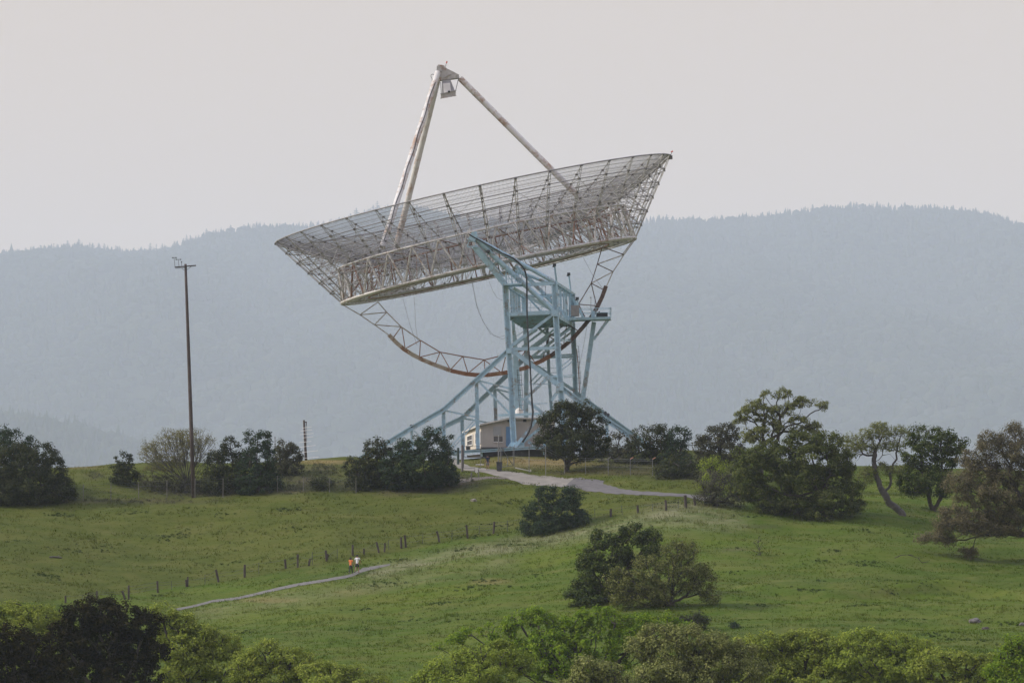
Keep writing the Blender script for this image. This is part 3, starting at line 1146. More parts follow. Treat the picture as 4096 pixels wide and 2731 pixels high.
b = MB(); b.hull8([P(1763, 394, 499.1), P(1823, 383, 499.1), P(1823, 383, 500.9), P(1763, 394, 500.9)], [P(1763, 377, 499.1), P(1823, 362, 499.1), P(1823, 362, 500.9), P(1763, 377, 500.9)])
b.beam(P(1761, 377, 499.05), P(1825, 362, 499.05), 0.1, 0.1); b.beam(P(1761, 394, 499.05), P(1825, 383, 499.05), 0.1, 0.1)
sub(b, 'skirt', M_APEX, CAB)
b = MB(); b.hull8([P(1776, 374, 499.12), P(1804, 368, 499.12), P(1804, 368, 499.3), P(1776, 374, 499.3)], [P(1772, 335, 499.30), P(1800, 332, 499.30), P(1800, 332, 499.45), P(1772, 335, 499.45)])
sub(b, 'panel', M_WHITETRIM, CAB)
b = MB(); b.lathe(P(1796, 367, 499.0) - Vector((0, 0, 0.13)), [(0.02, 0), (0.11, 0.05), (0.13, 0.13), (0.11, 0.21), (0.02, 0.26)], 10)
sub(b, 'camera_globe', M_BLACK, CAB)
b = MB(); b.tube(P(1836, 306, 499.6), P(1823, 362, 499.6), 0.04, sides=5); b.tube(P(1762, 330, 499.6), P(1765, 378, 499.6), 0.035, sides=5)
b.build('cabin_hanger', M_GALV, TEL)
M_RED = plain('red_lamp_glass', (0.45, 0.05, 0.03), 0.1)
b = MB(); b.tube(P(1782, 268, 500), P(1786, 252, 500), 0.03, sides=5); b.tube(P(1778, 262, 500), P(1784, 262, 500), 0.02, sides=4)
LP = b.build('lamp_mast', M_GALV, TEL)
b = MB(); b.tube(P(1786, 254, 500), P(1788, 246, 500), 0.075, sides=8); sub(b, 'beacon', M_RED, LP)
b = MB(); b.tube(D(22.85, 0, 0.0), P(2688, 606, 500), 0.035, sides=5); LP = b.build('lamp_mast', M_GALV, TEL)
b = MB(); b.tube(P(2684, 609, 500), P(2692, 605, 500), 0.075, sides=8); sub(b, 'beacon', M_RED, LP)
b = MB(); b.box(D(22.8, 0, -0.1), (0.5, 0.5, 0.42)); b.build('rim_box', M_GUSSET, TEL)
b = MB(); b.path([P(x, y, 499.5) for x, y in ((1738, 300), (1731, 298), (1724, 300), (1724, 308), (1729, 318), (1728, 328))], 0.04, 5)
b.build('pipe_loop', M_GALV, TEL)

# elevation wheel: curved rail with its truss
rail = [(1556, 1340), (1586, 1371), (1617, 1398), (1652, 1420), (1687, 1438), (1743, 1461), (1804, 1483), (1865, 1496), (1910, 1500), (1949, 1500), (2014, 1492), (2060, 1483), (2103, 1471),
        (2164, 1445), (2203, 1423), (2239, 1398), (2268, 1375), (2297, 1348), (2332, 1309), (2366, 1267), (2389, 1229), (2408, 1189), (2424, 1145)]


def rail_part(i0, i1, mat, label):
    b = MB()
    pts = [P(x, y, 500) for x, y in rail[i0:i1 + 1]]
    for a_, c_ in zip(pts[:-1], pts[1:]):
        ex = (c_ - a_).normalized() * 0.02
        b.beam(a_ - ex, c_ + ex, 0.55, 0.40)
        b.beam(a_ - ex + Vector((0, -0.3, 0)), c_ + ex + Vector((0, -0.3, 0)), 0.08, 0.46)
    b.build('rail', mat, TEL, label)


rail_part(0, 6, M_RAIL_A, 'bleached pale left stretch of the curved rail')
rail_part(6, 14, M_RAIL_B, 'orange rusted bottom stretch of the curved rail')
rail_part(14, 22, M_RAIL_C, 'dark brown rusted right stretch of the curved rail')
inner = [(1512, 1208), (1547, 1249), (1605, 1307), (1682, 1361), (1760, 1408), (1851, 1425), (1937, 1439), (2000, 1424), (2105, 1398), (2196, 1345), (2267, 1294), (2314, 1217), (2365, 1133), (2389, 1057), (2409, 988)]
web_l = [((1364, 1215), (1440, 1259)), ((1440, 1259), (1498, 1299)), ((1498, 1299), (1556, 1340)), ((1512, 1208), (1440, 1259)), ((1440, 1259), (1547, 1249)), ((1547, 1249), (1498, 1299)),
         ((1605, 1307), (1498, 1299)), ((1605, 1307), (1572, 1352)), ((1607, 1307), (1620, 1390)), ((1682, 1361), (1625, 1392)), ((1682, 1361), (1678, 1427)), ((1760, 1408), (1684, 1427)),
         ((1760, 1408), (1743, 1452)), ((1762, 1408), (1800, 1475)), ((1851, 1425), (1805, 1475)), ((1851, 1425), (1871, 1488)), ((1937, 1439), (1878, 1488)), ((1937, 1439), (1940, 1490)),
         ((1940, 1442), (2000, 1485)), ((2022, 1428), (2008, 1485)), ((2105, 1398), (2050, 1480)), ((2105, 1398), (2140, 1450))]
web_r = [((2542, 955), (2496, 1019)), ((2496, 1019), (2452, 1087)), ((2452, 1087), (2426, 1145)), ((2534, 958), (2488, 1020)), ((2409, 988), (2496, 1019)), ((2496, 1019), (2389, 1057)), ((2389, 1057), (2452, 1087)),
         ((2452, 1087), (2365, 1133)), ((2365, 1133), (2412, 1158)), ((2365, 1133), (2385, 1217)), ((2314, 1217), (2385, 1223)), ((2314, 1217), (2339, 1267)), ((2267, 1294), (2320, 1328)),
         ((2267, 1294), (2255, 1375)), ((2196, 1345), (2250, 1380)), ((2196, 1345), (2170, 1440))]
for (a_, c_), mt in [(s, M_RAIL_A if s[1][0] < 1700 else M_RAIL_B) for s in zip(inner[:9], inner[1:10])] + [(s, M_RAIL_C) for s in zip(inner[9:-1], inner[10:])]:
    b = MB()
    for dy in (-0.22, 0.22): b.beam(P(*a_, 500) + Vector((0, dy, 0)), P(*c_, 500) + Vector((0, dy, 0)), 0.09, 0.10)
    b.build('wheel_chord', mt, TEL)
for segs, mt in ((web_l, M_RAIL_B), (web_r, M_RAIL_C)):
    for a_, c_ in segs:
        b = MB(); b.beam(P(*a_, 500), P(*c_, 500), 0.14, 0.10)
        b.build('wheel_web', M_RAIL_A if (c_[0] < 1560 or a_[0] > 2450) else mt, TEL)

# pale blue tower: near face N, far face F
N, F = 481.5, 503.0


def bars(name, pts, w, h, Y=N, shape='beam', mat=None, Y2=None):
    b = MB()
    n = len(pts)
    q = [P(x, y, Y if Y2 is None else Y + (Y2 - Y) * k / (n - 1)) for k, (x, y) in enumerate(pts)]
    for a_, c_ in zip(q[:-1], q[1:]):
        if shape == 'beam': b.beam(a_, c_, w, h)
        elif shape == 'flange': b.flange(a_, c_, w, h)
        elif shape == 'tube': b.tube(a_, c_, h / 2, sides=12)
    return b.build(name, mat or M_BLUE, TEL)


bars('tower_column', [(2021, 1139), (2028, 1264), (2036, 1400), (2046, 1536), (2050, 1686), (2056, 1780)], 0.6, 0.66, N, 'flange')
bars('tower_column', [(2217, 1128), (2223, 1264), (2232, 1400), (2241, 1536), (2248, 1620), (2256, 1790)], 0.6, 0.66, N, 'flange')
bars('tower_column', [(2094, 1186), (2100, 1297), (2105, 1400), (2105, 1560), (2104, 1700)], 0.7, 0.50, F)
bars('tower_column', [(2291, 1175), (2290, 1285), (2296, 1400), (2302, 1570), (2306, 1740)], 0.6, 0.56, F, 'flange')
bars('tower_column', [(2187, 1290), (2192, 1400), (2197, 1520), (2206, 1640)], 0.3, 0.36, F - 0.8, 'flange')
b = MB()
q = [P(2050, 1265, 491), P(2060, 1374, 491), P(2074, 1640, 491)]
for (p0, p1, h0, h1) in ((q[0], q[1], 0.25, 0.5), (q[1], q[2], 0.5, 0.85)):
    vs = [(p.x + sx * hh / 2, p.y + sy * 0.25, p.z) for p, hh in ((p0, h0), (p1, h1)) for sx, sy in ((-1, -1), (1, -1), (1, 1), (-1, 1))]
    b.add(vs, [(0, 1, 2, 3), (7, 6, 5, 4), (0, 4, 5, 1), (1, 5, 6, 2), (2, 6, 7, 3), (3, 7, 4, 0)])
b.build('tapered_post', M_BLUE, TEL)
b = MB(); b.lathe(P(2075, 1656, 491), [(0.55, 0), (0.42, 0.5), (0.2, 0.75), (0.2, 1.0)], 12); b.build('post_foot', M_WHITETRIM, TEL)

# decks
b = MB()
top_ = [P(2028, 1256, N), P(2214, 1248, N), P(2292, 1293, F), P(2100, 1303, F)]
b.hull8([p - Vector((0, 0, 0.22)) for p in top_], top_)
b.build('deck', M_BLUE, TEL)
for a_, c_, ya, yc in (((2028, 1257), (2214, 1249), N - 0.15, N - 0.15), ((2030, 1264), (2102, 1310), N, F), ((2216, 1256), (2293, 1300), N, F)):
    b = MB(); b.beam(P(*a_, ya), P(*c_, yc), 0.12, 0.42); b.build('deck_edge', M_BLUE, TEL)
for t in np.linspace(0.12, 0.88, 6):
    a_ = P(2028, 1263, N).lerp(P(2100, 1309, F), t); c_ = P(2214, 1255, N).lerp(P(2292, 1299, F), t)
    b = MB(); b.beam(a_ - Vector((0, 0, .2)), c_ - Vector((0, 0, .2)), 0.18, 0.3); b.build('deck_joist', M_BLUE, TEL)
b = MB()
for t, u_ in ((0, 0), (.25, 0), (.5, 0), (.75, 0), (1, 0)):
    q_ = P(2032, 1254, N).lerp(P(2212, 1247, N), t); b.tube(q_, q_ + Vector((0, 0, 1.1)), 0.025, sides=4)
for dz in (0.55, 1.1): b.tube(P(2032, 1254, N) + Vector((0, 0, dz)), P(2212, 1247, N) + Vector((0, 0, dz)), 0.025, sides=4)
for t in np.linspace(0, 1, 6):
    q_ = P(2030, 1254, N).lerp(P(2100, 1303, F), t); b.tube(q_, q_ + Vector((0, 0, 1.1)), 0.025, sides=4)
for dz in (0.55, 1.1): b.tube(P(2030, 1254, N) + Vector((0, 0, dz)), P(2100, 1303, F) + Vector((0, 0, dz)), 0.025, sides=4)
b.build('handrail', M_BLUE, TEL)
b = MB()
top_ = [P(2012, 1135, N - 1.2), P(2086, 1132, N - 1.2), P(2100, 1140, N + 3), P(2026, 1143, N + 3)]
b.hull8([p - Vector((0, 0, 0.16)) for p in top_], top_)
b.build('landing', M_BLUE, TEL)
b = MB()
for t in np.linspace(0, 1, 6):
    q_ = P(2020, 1134, N - 1).lerp(P(2086, 1131, N - 1), t)
    b.tube(q_, q_ + Vector((0.1, 0, 1.5 + 0.5 * math.sin(t * 7))), 0.03, sides=4)
for k in range(12):
    x0, y0 = 2024 + (k * 37 % 62), 1062 + (k * 53 % 60)
    b.tube(P(x0, y0, N - 0.5 + k * .2), P(x0 + (k * 29 % 30) - 14, y0 + 22, N + k * .2), 0.035, sides=4)
for y in (1100, 1116): b.tube(P(2020, y, N - 1), P(2088, y - 3, N - 1), 0.03, sides=4)
for x in (2024, 2046, 2070, 2086): b.tube(P(x, 1078, N), P(x + 2, 1136, N), 0.05, sides=4)
b.build('landing_handrail', M_BLUE, TEL)
b = MB(); b.box(P(2066, 1104, N + 1), (0.55, 0.5, 0.6)); b.build('junction_box', M_BLUE, TEL)

# upper box frame
bars('tower_beam', [(2086, 1140), (2219, 1132)], 0.4, 0.36)
bars('tower_beam', [(2094, 1187), (2292, 1178)], 0.4, 0.36, F)
bars('tower_beam', [(2219, 1129), (2292, 1176)], 0.3, 0.3, N, Y2=F)
bars('tower_beam', [(2024, 1142), (2096, 1188)], 0.3, 0.3, N, Y2=F)
for k, t in enumerate((0.14, 0.3, 0.48, 0.62, 0.8)):
    y_ = N + (F - N) * t
    bars('side_post', [(2219 + 73 * t, 1132 + 47 * t), (2223 + 70 * t, 1254 + 44 * t)], 0.2, 0.26 if k % 2 else 0.2, y_)
for k, t in enumerate((0.25, 0.4, 0.55, 0.7)):
    y_ = N + (F - N) * t
    bars('side_post', [(2024 + 73 * t, 1142 + 47 * t), (2030 + 70 * t, 1258 + 46 * t)], 0.2, 0.30 if k % 2 else 0.22, y_)
bars('tower_brace', [(2054, 1153), (2204, 1238)], 0.3, 0.32)
bars('tower_brace', [(2286, 1184), (2336, 1274)], 0.2, 0.30, F - 1)
bars('tower_brace', [(2112, 1190), (2168, 1250)], 0.2, 0.2, F - 6)
bars('bearing_arm', [(1897, 950), (2019, 1066), (2212, 1241)], 0.55, 0.56, N - 1.2, 'tube', Y2=N)
bars('bearing_arm', [(1897, 985), (2021, 1139)], 0.5, 0.62, N - 1.2, Y2=N)
bars('bearing_arm', [(1890, 946), (2217, 1128)], 0.5, 0.46, N - 1.3, 'tube', Y2=N)
bars('arm_brace', [(1915, 988), (2018, 1108)], 0.12, 0.12, N - 1.2, Y2=N)
bars('arm_brace', [(1960, 1030), (1940, 1040)], 0.12, 0.10, N - 1.2, Y2=N)
bars('arm_brace', [(1985, 1045), (1963, 1068)], 0.12, 0.10, N - 1.2, Y2=N)
bars('bearing_arm', [(2060, 1062), (2112, 1112), (2212, 1211), (2284, 1285)], 0.5, 0.44, F, 'tube')
bars('bearing_arm', [(2060, 1082), (2190, 1130), (2291, 1178)], 0.4, 0.36, F, 'tube')
b = MB(); b.lathe(P(1952, 1006, N - 1.35) - Vector((0, 0, .2)), [(0.02, 0), (.2, .08), (.22, .2), (.2, .32), (.02, .4)], 10); b.build('arm_pin', M_DARKSTEEL, TEL)
b = MB(); b.box(P(1893, 948, N - 1.4), (0.75, 0.6, 0.9), Matrix.Rotation(0.5, 3, 'Y')); b.box(P(1902, 936, N - 1.2), (0.3, .5, .5))
b.build('bearing_block', M_BLUE, TEL)
b = MB()
for s in ((1868, 986, 1911, 985), (1868, 986, 1878, 955), (1900, 986, 1902, 960), (1874, 966, 1904, 965), (1868, 989, 1911, 988)):
    b.beam(P(s[0], s[1], N - 1.5), P(s[2], s[3], N - 1.5), 0.1, 0.09)
b.build('bearing_step', M_BLUE, TEL)
b = MB()
for s in ((1873, 934, 1872, 918), (1878, 934, 1878, 916), (1869, 924, 1881, 922)): b.tube(P(s[0], s[1], N - 1.6), P(s[2], s[3], N - 1.6), 0.035, sides=5)
b.tube(P(1876, 936, N - 1.6), P(1892, 948, N - 1.6), 0.11, sides=8)
b.build('hose_coupling', M_WHITETRIM, TEL)

# braces between decks and ground
for nm, pts, w, h, Y in (
        ('tower_brace', [(2212, 1258), (2038, 1388)], .25, .30, N), ('tower_beam', [(2040, 1397), (2231, 1391)], .4, .34, N),
        ('tower_brace', [(2047, 1402), (2192, 1507), (2239, 1545)], .35, .50, N), ('tower_brace', [(2192, 1510), (2100, 1596)], .25, .32, N),
        ('tower_beam', [(2056, 1597), (2099, 1596)], .3, .28, N), ('tower_brace', [(2103, 1598), (2163, 1645), (2200, 1680)], .25, .32, N),
        ('tower_beam', [(2198, 1506), (2238, 1504)], .3, .24, N), ('tower_brace', [(2232, 1558), (2203, 1600)], .2, .16, N), ('tower_brace', [(2236, 1564), (2208, 1604)], .2, .16, N),
        ('tower_brace', [(2290, 1302), (2108, 1442)], .25, .28, F), ('tower_beam', [(2094, 1430), (2297, 1422)], .35, .40, F),
        ('tower_brace', [(2284, 1330), (2163, 1420)], .2, .22, F - 3), ('tower_brace', [(2150, 1308), (2196, 1345)], .2, .26, F - 3), ('tower_brace', [(2196, 1345), (2130, 1396)], .25, .36, F - 4),
        ('tower_beam', [(2192, 1340), (2225, 1340)], .25, .28, F - 3), ('tower_brace', [(2110, 1440), (2302, 1565)], .25, .34, F),
        ('tower_brace', [(2160, 1488), (2118, 1530)], .16, .14, F), ('tower_brace', [(2175, 1496), (2132, 1538)], .16, .14, F)):
    bars(nm, pts, w, h, Y)
for y in (1405, 1470, 1490, 1512): bars('tower_rail', [(2170, y + 1), (2232, y)], .06, .06, F - 2)
for x0, y0, x1, y1 in ((2243, 1423, 2293, 1422), (2242, 1433, 2293, 1432), (2250, 1503, 2296, 1500), (2250, 1509, 2296, 1507), (2249, 1462, 2290, 1430), (2249, 1478, 2292, 1444), (2243, 1358, 2292, 1357), (2243, 1364, 2292, 1363)):
    bars('side_tie', [(x0, y0), (x1, y1)], .08, .10, N + 2, Y2=F)
bars('tower_rail', [(2056, 1538), (2221, 1534)], .08, .08)
bars('tower_rail', [(2080, 1615), (2190, 1613)], .08, .08)
b = MB(); b.box(P(2239, 1545, N - 0.34), (0.85, 0.05, 0.95)); b.build('gusset_plate', M_BLUE, TEL)
b = MB(); b.box(P(2036, 1402, N - 0.34), (0.55, 0.05, 0.6)); b.build('gusset_plate', M_BLUE, TEL)
b = MB(); b.box(P(2218, 1252, N - 0.34), (0.75, 0.05, 0.7)); b.build('gusset_plate', M_BLUE, TEL)
for x0, y0, x1, y1, yy in ((2088, 1388, 2205, 1298, F - 6), (2104, 1404, 2236, 1303, F - 9), (2132, 1424, 2284, 1312, F - 5), (2052, 1384, 2150, 1318, N + 4)):
    bars('stair_flight', [(x0, y0), (x1, y1)], .9, .20, yy)
    bars('stair_rail', [(x0, y0 - 30), (x1, y1 - 30)], .05, .06, yy - .5)
# raking legs
for pts, Y in (([(2031, 1404), (1905, 1520), (1776, 1637), (1640, 1716), (1545, 1774), (1440, 1836)], N), ([(2103, 1430), (1975, 1550), (1848, 1672), (1752, 1718), (1640, 1785), (1560, 1830)], F),
               ([(2239, 1545), (2320, 1607), (2402, 1664), (2512, 1738), (2620, 1812)], N), ([(2298, 1566), (2408, 1649), (2523, 1732), (2640, 1815)], F)):
    bars('raking_leg', pts, .5, .52, Y, 'flange')
for pts, w, h, Y in (
        ([(1914, 1522), (2050, 1556)], .15, .18, N), ([(1914, 1524), (2046, 1660)], .18, .22, N), ([(1906, 1524), (1912, 1795)], .18, .42, N),
        ([(1986, 1556), (2060, 1575)], .15, .18, F), ([(1986, 1556), (2080, 1640)], .18, .2, F), ([(1979, 1556), (1984, 1700)], .18, .40, F),
        ([(1774, 1640), (1776, 1812)], .3, .42, N), ([(1848, 1674), (1852, 1812)], .3, .42, F), ([(1781, 1642), (1907, 1668)], .14, .17, N), ([(1855, 1673), (1962, 1692)], .14, .17, F),
        ([(1905, 1671), (1800, 1790)], .12, .10, N), ([(1913, 1676), (1815, 1790)], .12, .10, N), ([(1647, 1722), (1650, 1800)], .2, .3, N), ([(1655, 1722), (1700, 1760)], .12, .12, N),
        ([(2427, 1682), (2430, 1780)], .2, .34, N)):
    bars('leg_strut', pts, w, h, Y, 'flange' if h > .3 else 'beam')
bars('tower_brace', [(2057, 1792), (2145, 1680)], .3, .34, N - .6)
bars('tower_brace', [(2092, 1768), (2160, 1712)], .3, .28, N - .2)
bars('tower_brace', [(2031, 1792), (2048, 1768)], .2, .22, N - .2)
bars('tower_brace', [(2113, 1766), (2142, 1786)], .25, .3, N - .2)
bars('tower_beam', [(1994, 1661), (2190, 1653)], .4, .26, N + 3)
b = MB(); b.box(P(2070, 1780, N - .1), (1.5, .6, .6)); b.build('leg_shoe', M_BLUE, TEL)
# gantry at the rail
b = MB()
top_ = [P(2264, 1270, 497.5), P(2442, 1266, 497.5), P(2444, 1272, 501.5), P(2280, 1276, 501.5)]
b.hull8([p - Vector((0, 0, 0.3)) for p in top_], top_)
b.build('gantry_deck', M_BLUE, TEL)
b = MB()
for x in (2325, 2366, 2384, 2440, 2444):
    y0 = 497.4 if x < 2444 else 501.3
    b.tube(P(x, 1270, y0), P(x, 1232 if x < 2384 else 1229, y0), 0.04, sides=5)
for dy in (1231, 1249):
    b.tube(P(2320, dy + 3, 497.4), P(2441, dy, 497.4), 0.032, sides=4); b.tube(P(2441, dy, 497.4), P(2444, dy + 5, 501.3), 0.032, sides=4); b.tube(P(2330, dy + 8, 501.3), P(2444, dy + 5, 501.3), 0.032, sides=4)
b.build('gantry_handrail', M_BLUE, TEL)
b = MB(); b.box(P(2402, 1259, 498.5), (1.0, .9, .42)); b.box(P(2418, 1258, 498.5), (0.7, .6, .5)); b.lathe(P(2397, 1252, 498.4), [(.1, 0), (.1, .16), (.03, .2)], 8); b.build('drive_motor', M_BLACK, TEL)
b = MB(); b.box(P(2372, 1256, 498.6), (.42, .6, .7)); b.build('drive_box', M_BLUE, TEL)
b = MB(); b.box(P(2300, 1243, 497.8), (.95, .7, 1.2)); b.box(P(2300, 1243, 497.42), (.8, .04, 1.05)); b.build('control_cabinet', plain('grey_cabinet', (.30, .29, .29), .1), TEL)
b = MB(); b.box(P(2264, 1254, 498), (.5, .5, .35)); b.lathe(P(2268, 1248, 498), [(.15, 0), (.15, .25), (.05, .3)], 8); b.build('winch', M_DARKSTEEL, TEL)
bars('support_leg', [(2376, 1288), (2331, 1598), (2312, 1720)], .5, .50, 499.5)
bars('support_leg', [(2370, 1292), (2325, 1598)], .1, .16, 499.2)
bars('gantry_brace', [(2436, 1278), (2377, 1358)], .2, .2, 498.5)
bars('gantry_brace', [(2425, 1282), (2375, 1352)], .1, .1, 500.5)
for pts, yy in (([(2218, 1062), (2227, 1133)], F - 9), ([(2275, 1098), (2283, 1168)], F - 2), ([(2309, 1196), (2312, 1222)], 498)):
    bars('lamp_post', pts, .18, .2, yy, 'tube')
    b = MB(); b.box(P(pts[0][0], pts[0][1] - 2, yy), (.36, .3, .3)); b.box(P(pts[0][0] - 4, pts[0][1] + 4, yy), (.22, .2, .14)); b.build('floodlight', M_DARKSTEEL, TEL)
for x in (2363, 2379):
    b = MB(); b.tube(P(x, 1232, 498), P(x + 1, 1192, 498), 0.025, sides=4); b.box(P(x, 1190, 498), (.14, .14, .12)); b.build('lamp_post', M_GALV, TEL)
# ladders
b = MB()
for (x0, y0, x1, y1, yy) in ((2307, 1385, 2318, 1575, F + .3), (2076, 1480, 2086, 1640, 490.5), (2175, 1145, 2175, 1180, F - 4)):
    a_, c_ = P(x0, y0, yy), P(x1, y1, yy)
    for s in (-.2, .2): b.tube(a_ + Vector((s, 0, 0)), c_ + Vector((s, 0, 0)), .025, sides=4)
    n = int((a_ - c_).length / .55)
    for k in range(n + 1):
        q_ = a_.lerp(c_, k / n); b.tube(q_ - Vector((.26, 0, 0)), q_ + Vector((.26, 0, 0)), .02, sides=4)
b.build('ladder', M_DARKSTEEL, TEL)
b = MB(); b.path([P(x, y, F - .2) for x, y in ((2306, 1395), (2312, 1450), (2316, 1510), (2318, 1575))], .06, 5); b.build('conduit', M_RUST, TEL)
# black hose down the tower
hose = [D4(200, 205), D4(300, 270), D4(450, 350), D4(700, 490), D4(960, 640), D4(1080, 690), D4(1200, 750), D4(1300, 830), D4(1380, 910), D4(1440, 990), D4(1470, 1080), D4(1495, 1200), A(570, 380), A(573, 600),
        A(572, 800), A(578, 1000), A(590, 1300), A(604, 1568), B_(632, 400), B_(650, 800), B_(664, 1050), B_(680, 1200), B_(668, 1330), B_(648, 1420), C_(1690, 590), C_(1640, 720), C_(1580, 820), C_(1520, 920)]
b = MB(); b.path([P(x, y, N - 1.75 + 0.75 * min(1, k / 12)) for k, (x, y) in enumerate(hose)], [.07] * 5 + [.09] * 15 + [.11] * 8, 8)
b.build('hose', M_BLACK, TEL, smooth=True)
# slack cables under the dish
for pts in ([(1888, 1130), (1903, 1210), (1915, 1250), (1944, 1305), (1975, 1342), (2010, 1356), (2035, 1345)], [(1890, 1130), (1908, 1222), (1930, 1282), (1962, 1335), (1995, 1348), (2034, 1338)], [(1956, 1125), (1972, 1165), (1988, 1190), (2005, 1200), (2020, 1202)],
            [(1612, 1195), (1624, 1240), (1640, 1300), (1668, 1380)], [(1656, 1188), (1660, 1240), (1662, 1300), (1672, 1365)], [(2333, 1030), (2370, 1100), (2412, 1155)], [(2350, 1290), (2335, 1380), (2318, 1460)]):
    b = MB(); b.path([P(x, y, 498 if x > 1880 else 500) for x, y in pts], .017, 4); b.build('slack_cable', M_GALV if pts[0][0] > 1700 else M_HOOP, TEL)
# base ring and skirt
bars('base_beam', [(1785, 1810), (1935, 1803), (2080, 1793), (2178, 1788), (2330, 1781)], .5, .30, N - 1.2, 'flange')
bars('base_beam', [(1785, 1810), (1830, 1818)], .4, .30, N - 1.2, Y2=F)
b = MB()
b.hull8([P(1928, 1828, N - .6), P(2178, 1824, N - .6), P(2300, 1824, F), P(1960, 1830, F)], [P(1928, 1806, N - .6), P(2178, 1793, N - .6), P(2300, 1792, F), P(1960, 1806, F)])
b.build('base_skirt', M_BLACK, TEL)
b = MB()
b.hull8([P(1868, 1828, N - 1), P(1934, 1830, N - 1), P(1934, 1830, N + 8), P(1868, 1830, N + 8)], [P(1868, 1821, N - 1), P(1920, 1816, N - 1), P(1920, 1816, N + 8), P(1868, 1821, N + 8)])
b.build('footing', M_CONCRETE, TEL)
for x, y0, y1 in ((1926, 1806, 1826), (2178, 1762, 1818), (1853, 1812, 1830), (1776, 1812, 1830)):
    bars('base_post', [(x, y0), (x, y1)], .3, .26, N - 1.0)
bars('step_rail', [(2186, 1780), (2186, 1812)], .04, .06, N - 1)
for x, y, yy in ((1645, 1703, N), (2421, 1650, N), (2432, 1658, N)):
    b = MB(); b.lathe(P(x, y, yy) - Vector((0, 0, .2)), [(.05, 0), (.17, .1), (.19, .22), (.1, .36)], 8); b.tube(P(x, y, yy) - Vector((0, 0, .7)), P(x, y, yy), .04, sides=5); b.build('floodlight', M_DARKSTEEL, TEL)


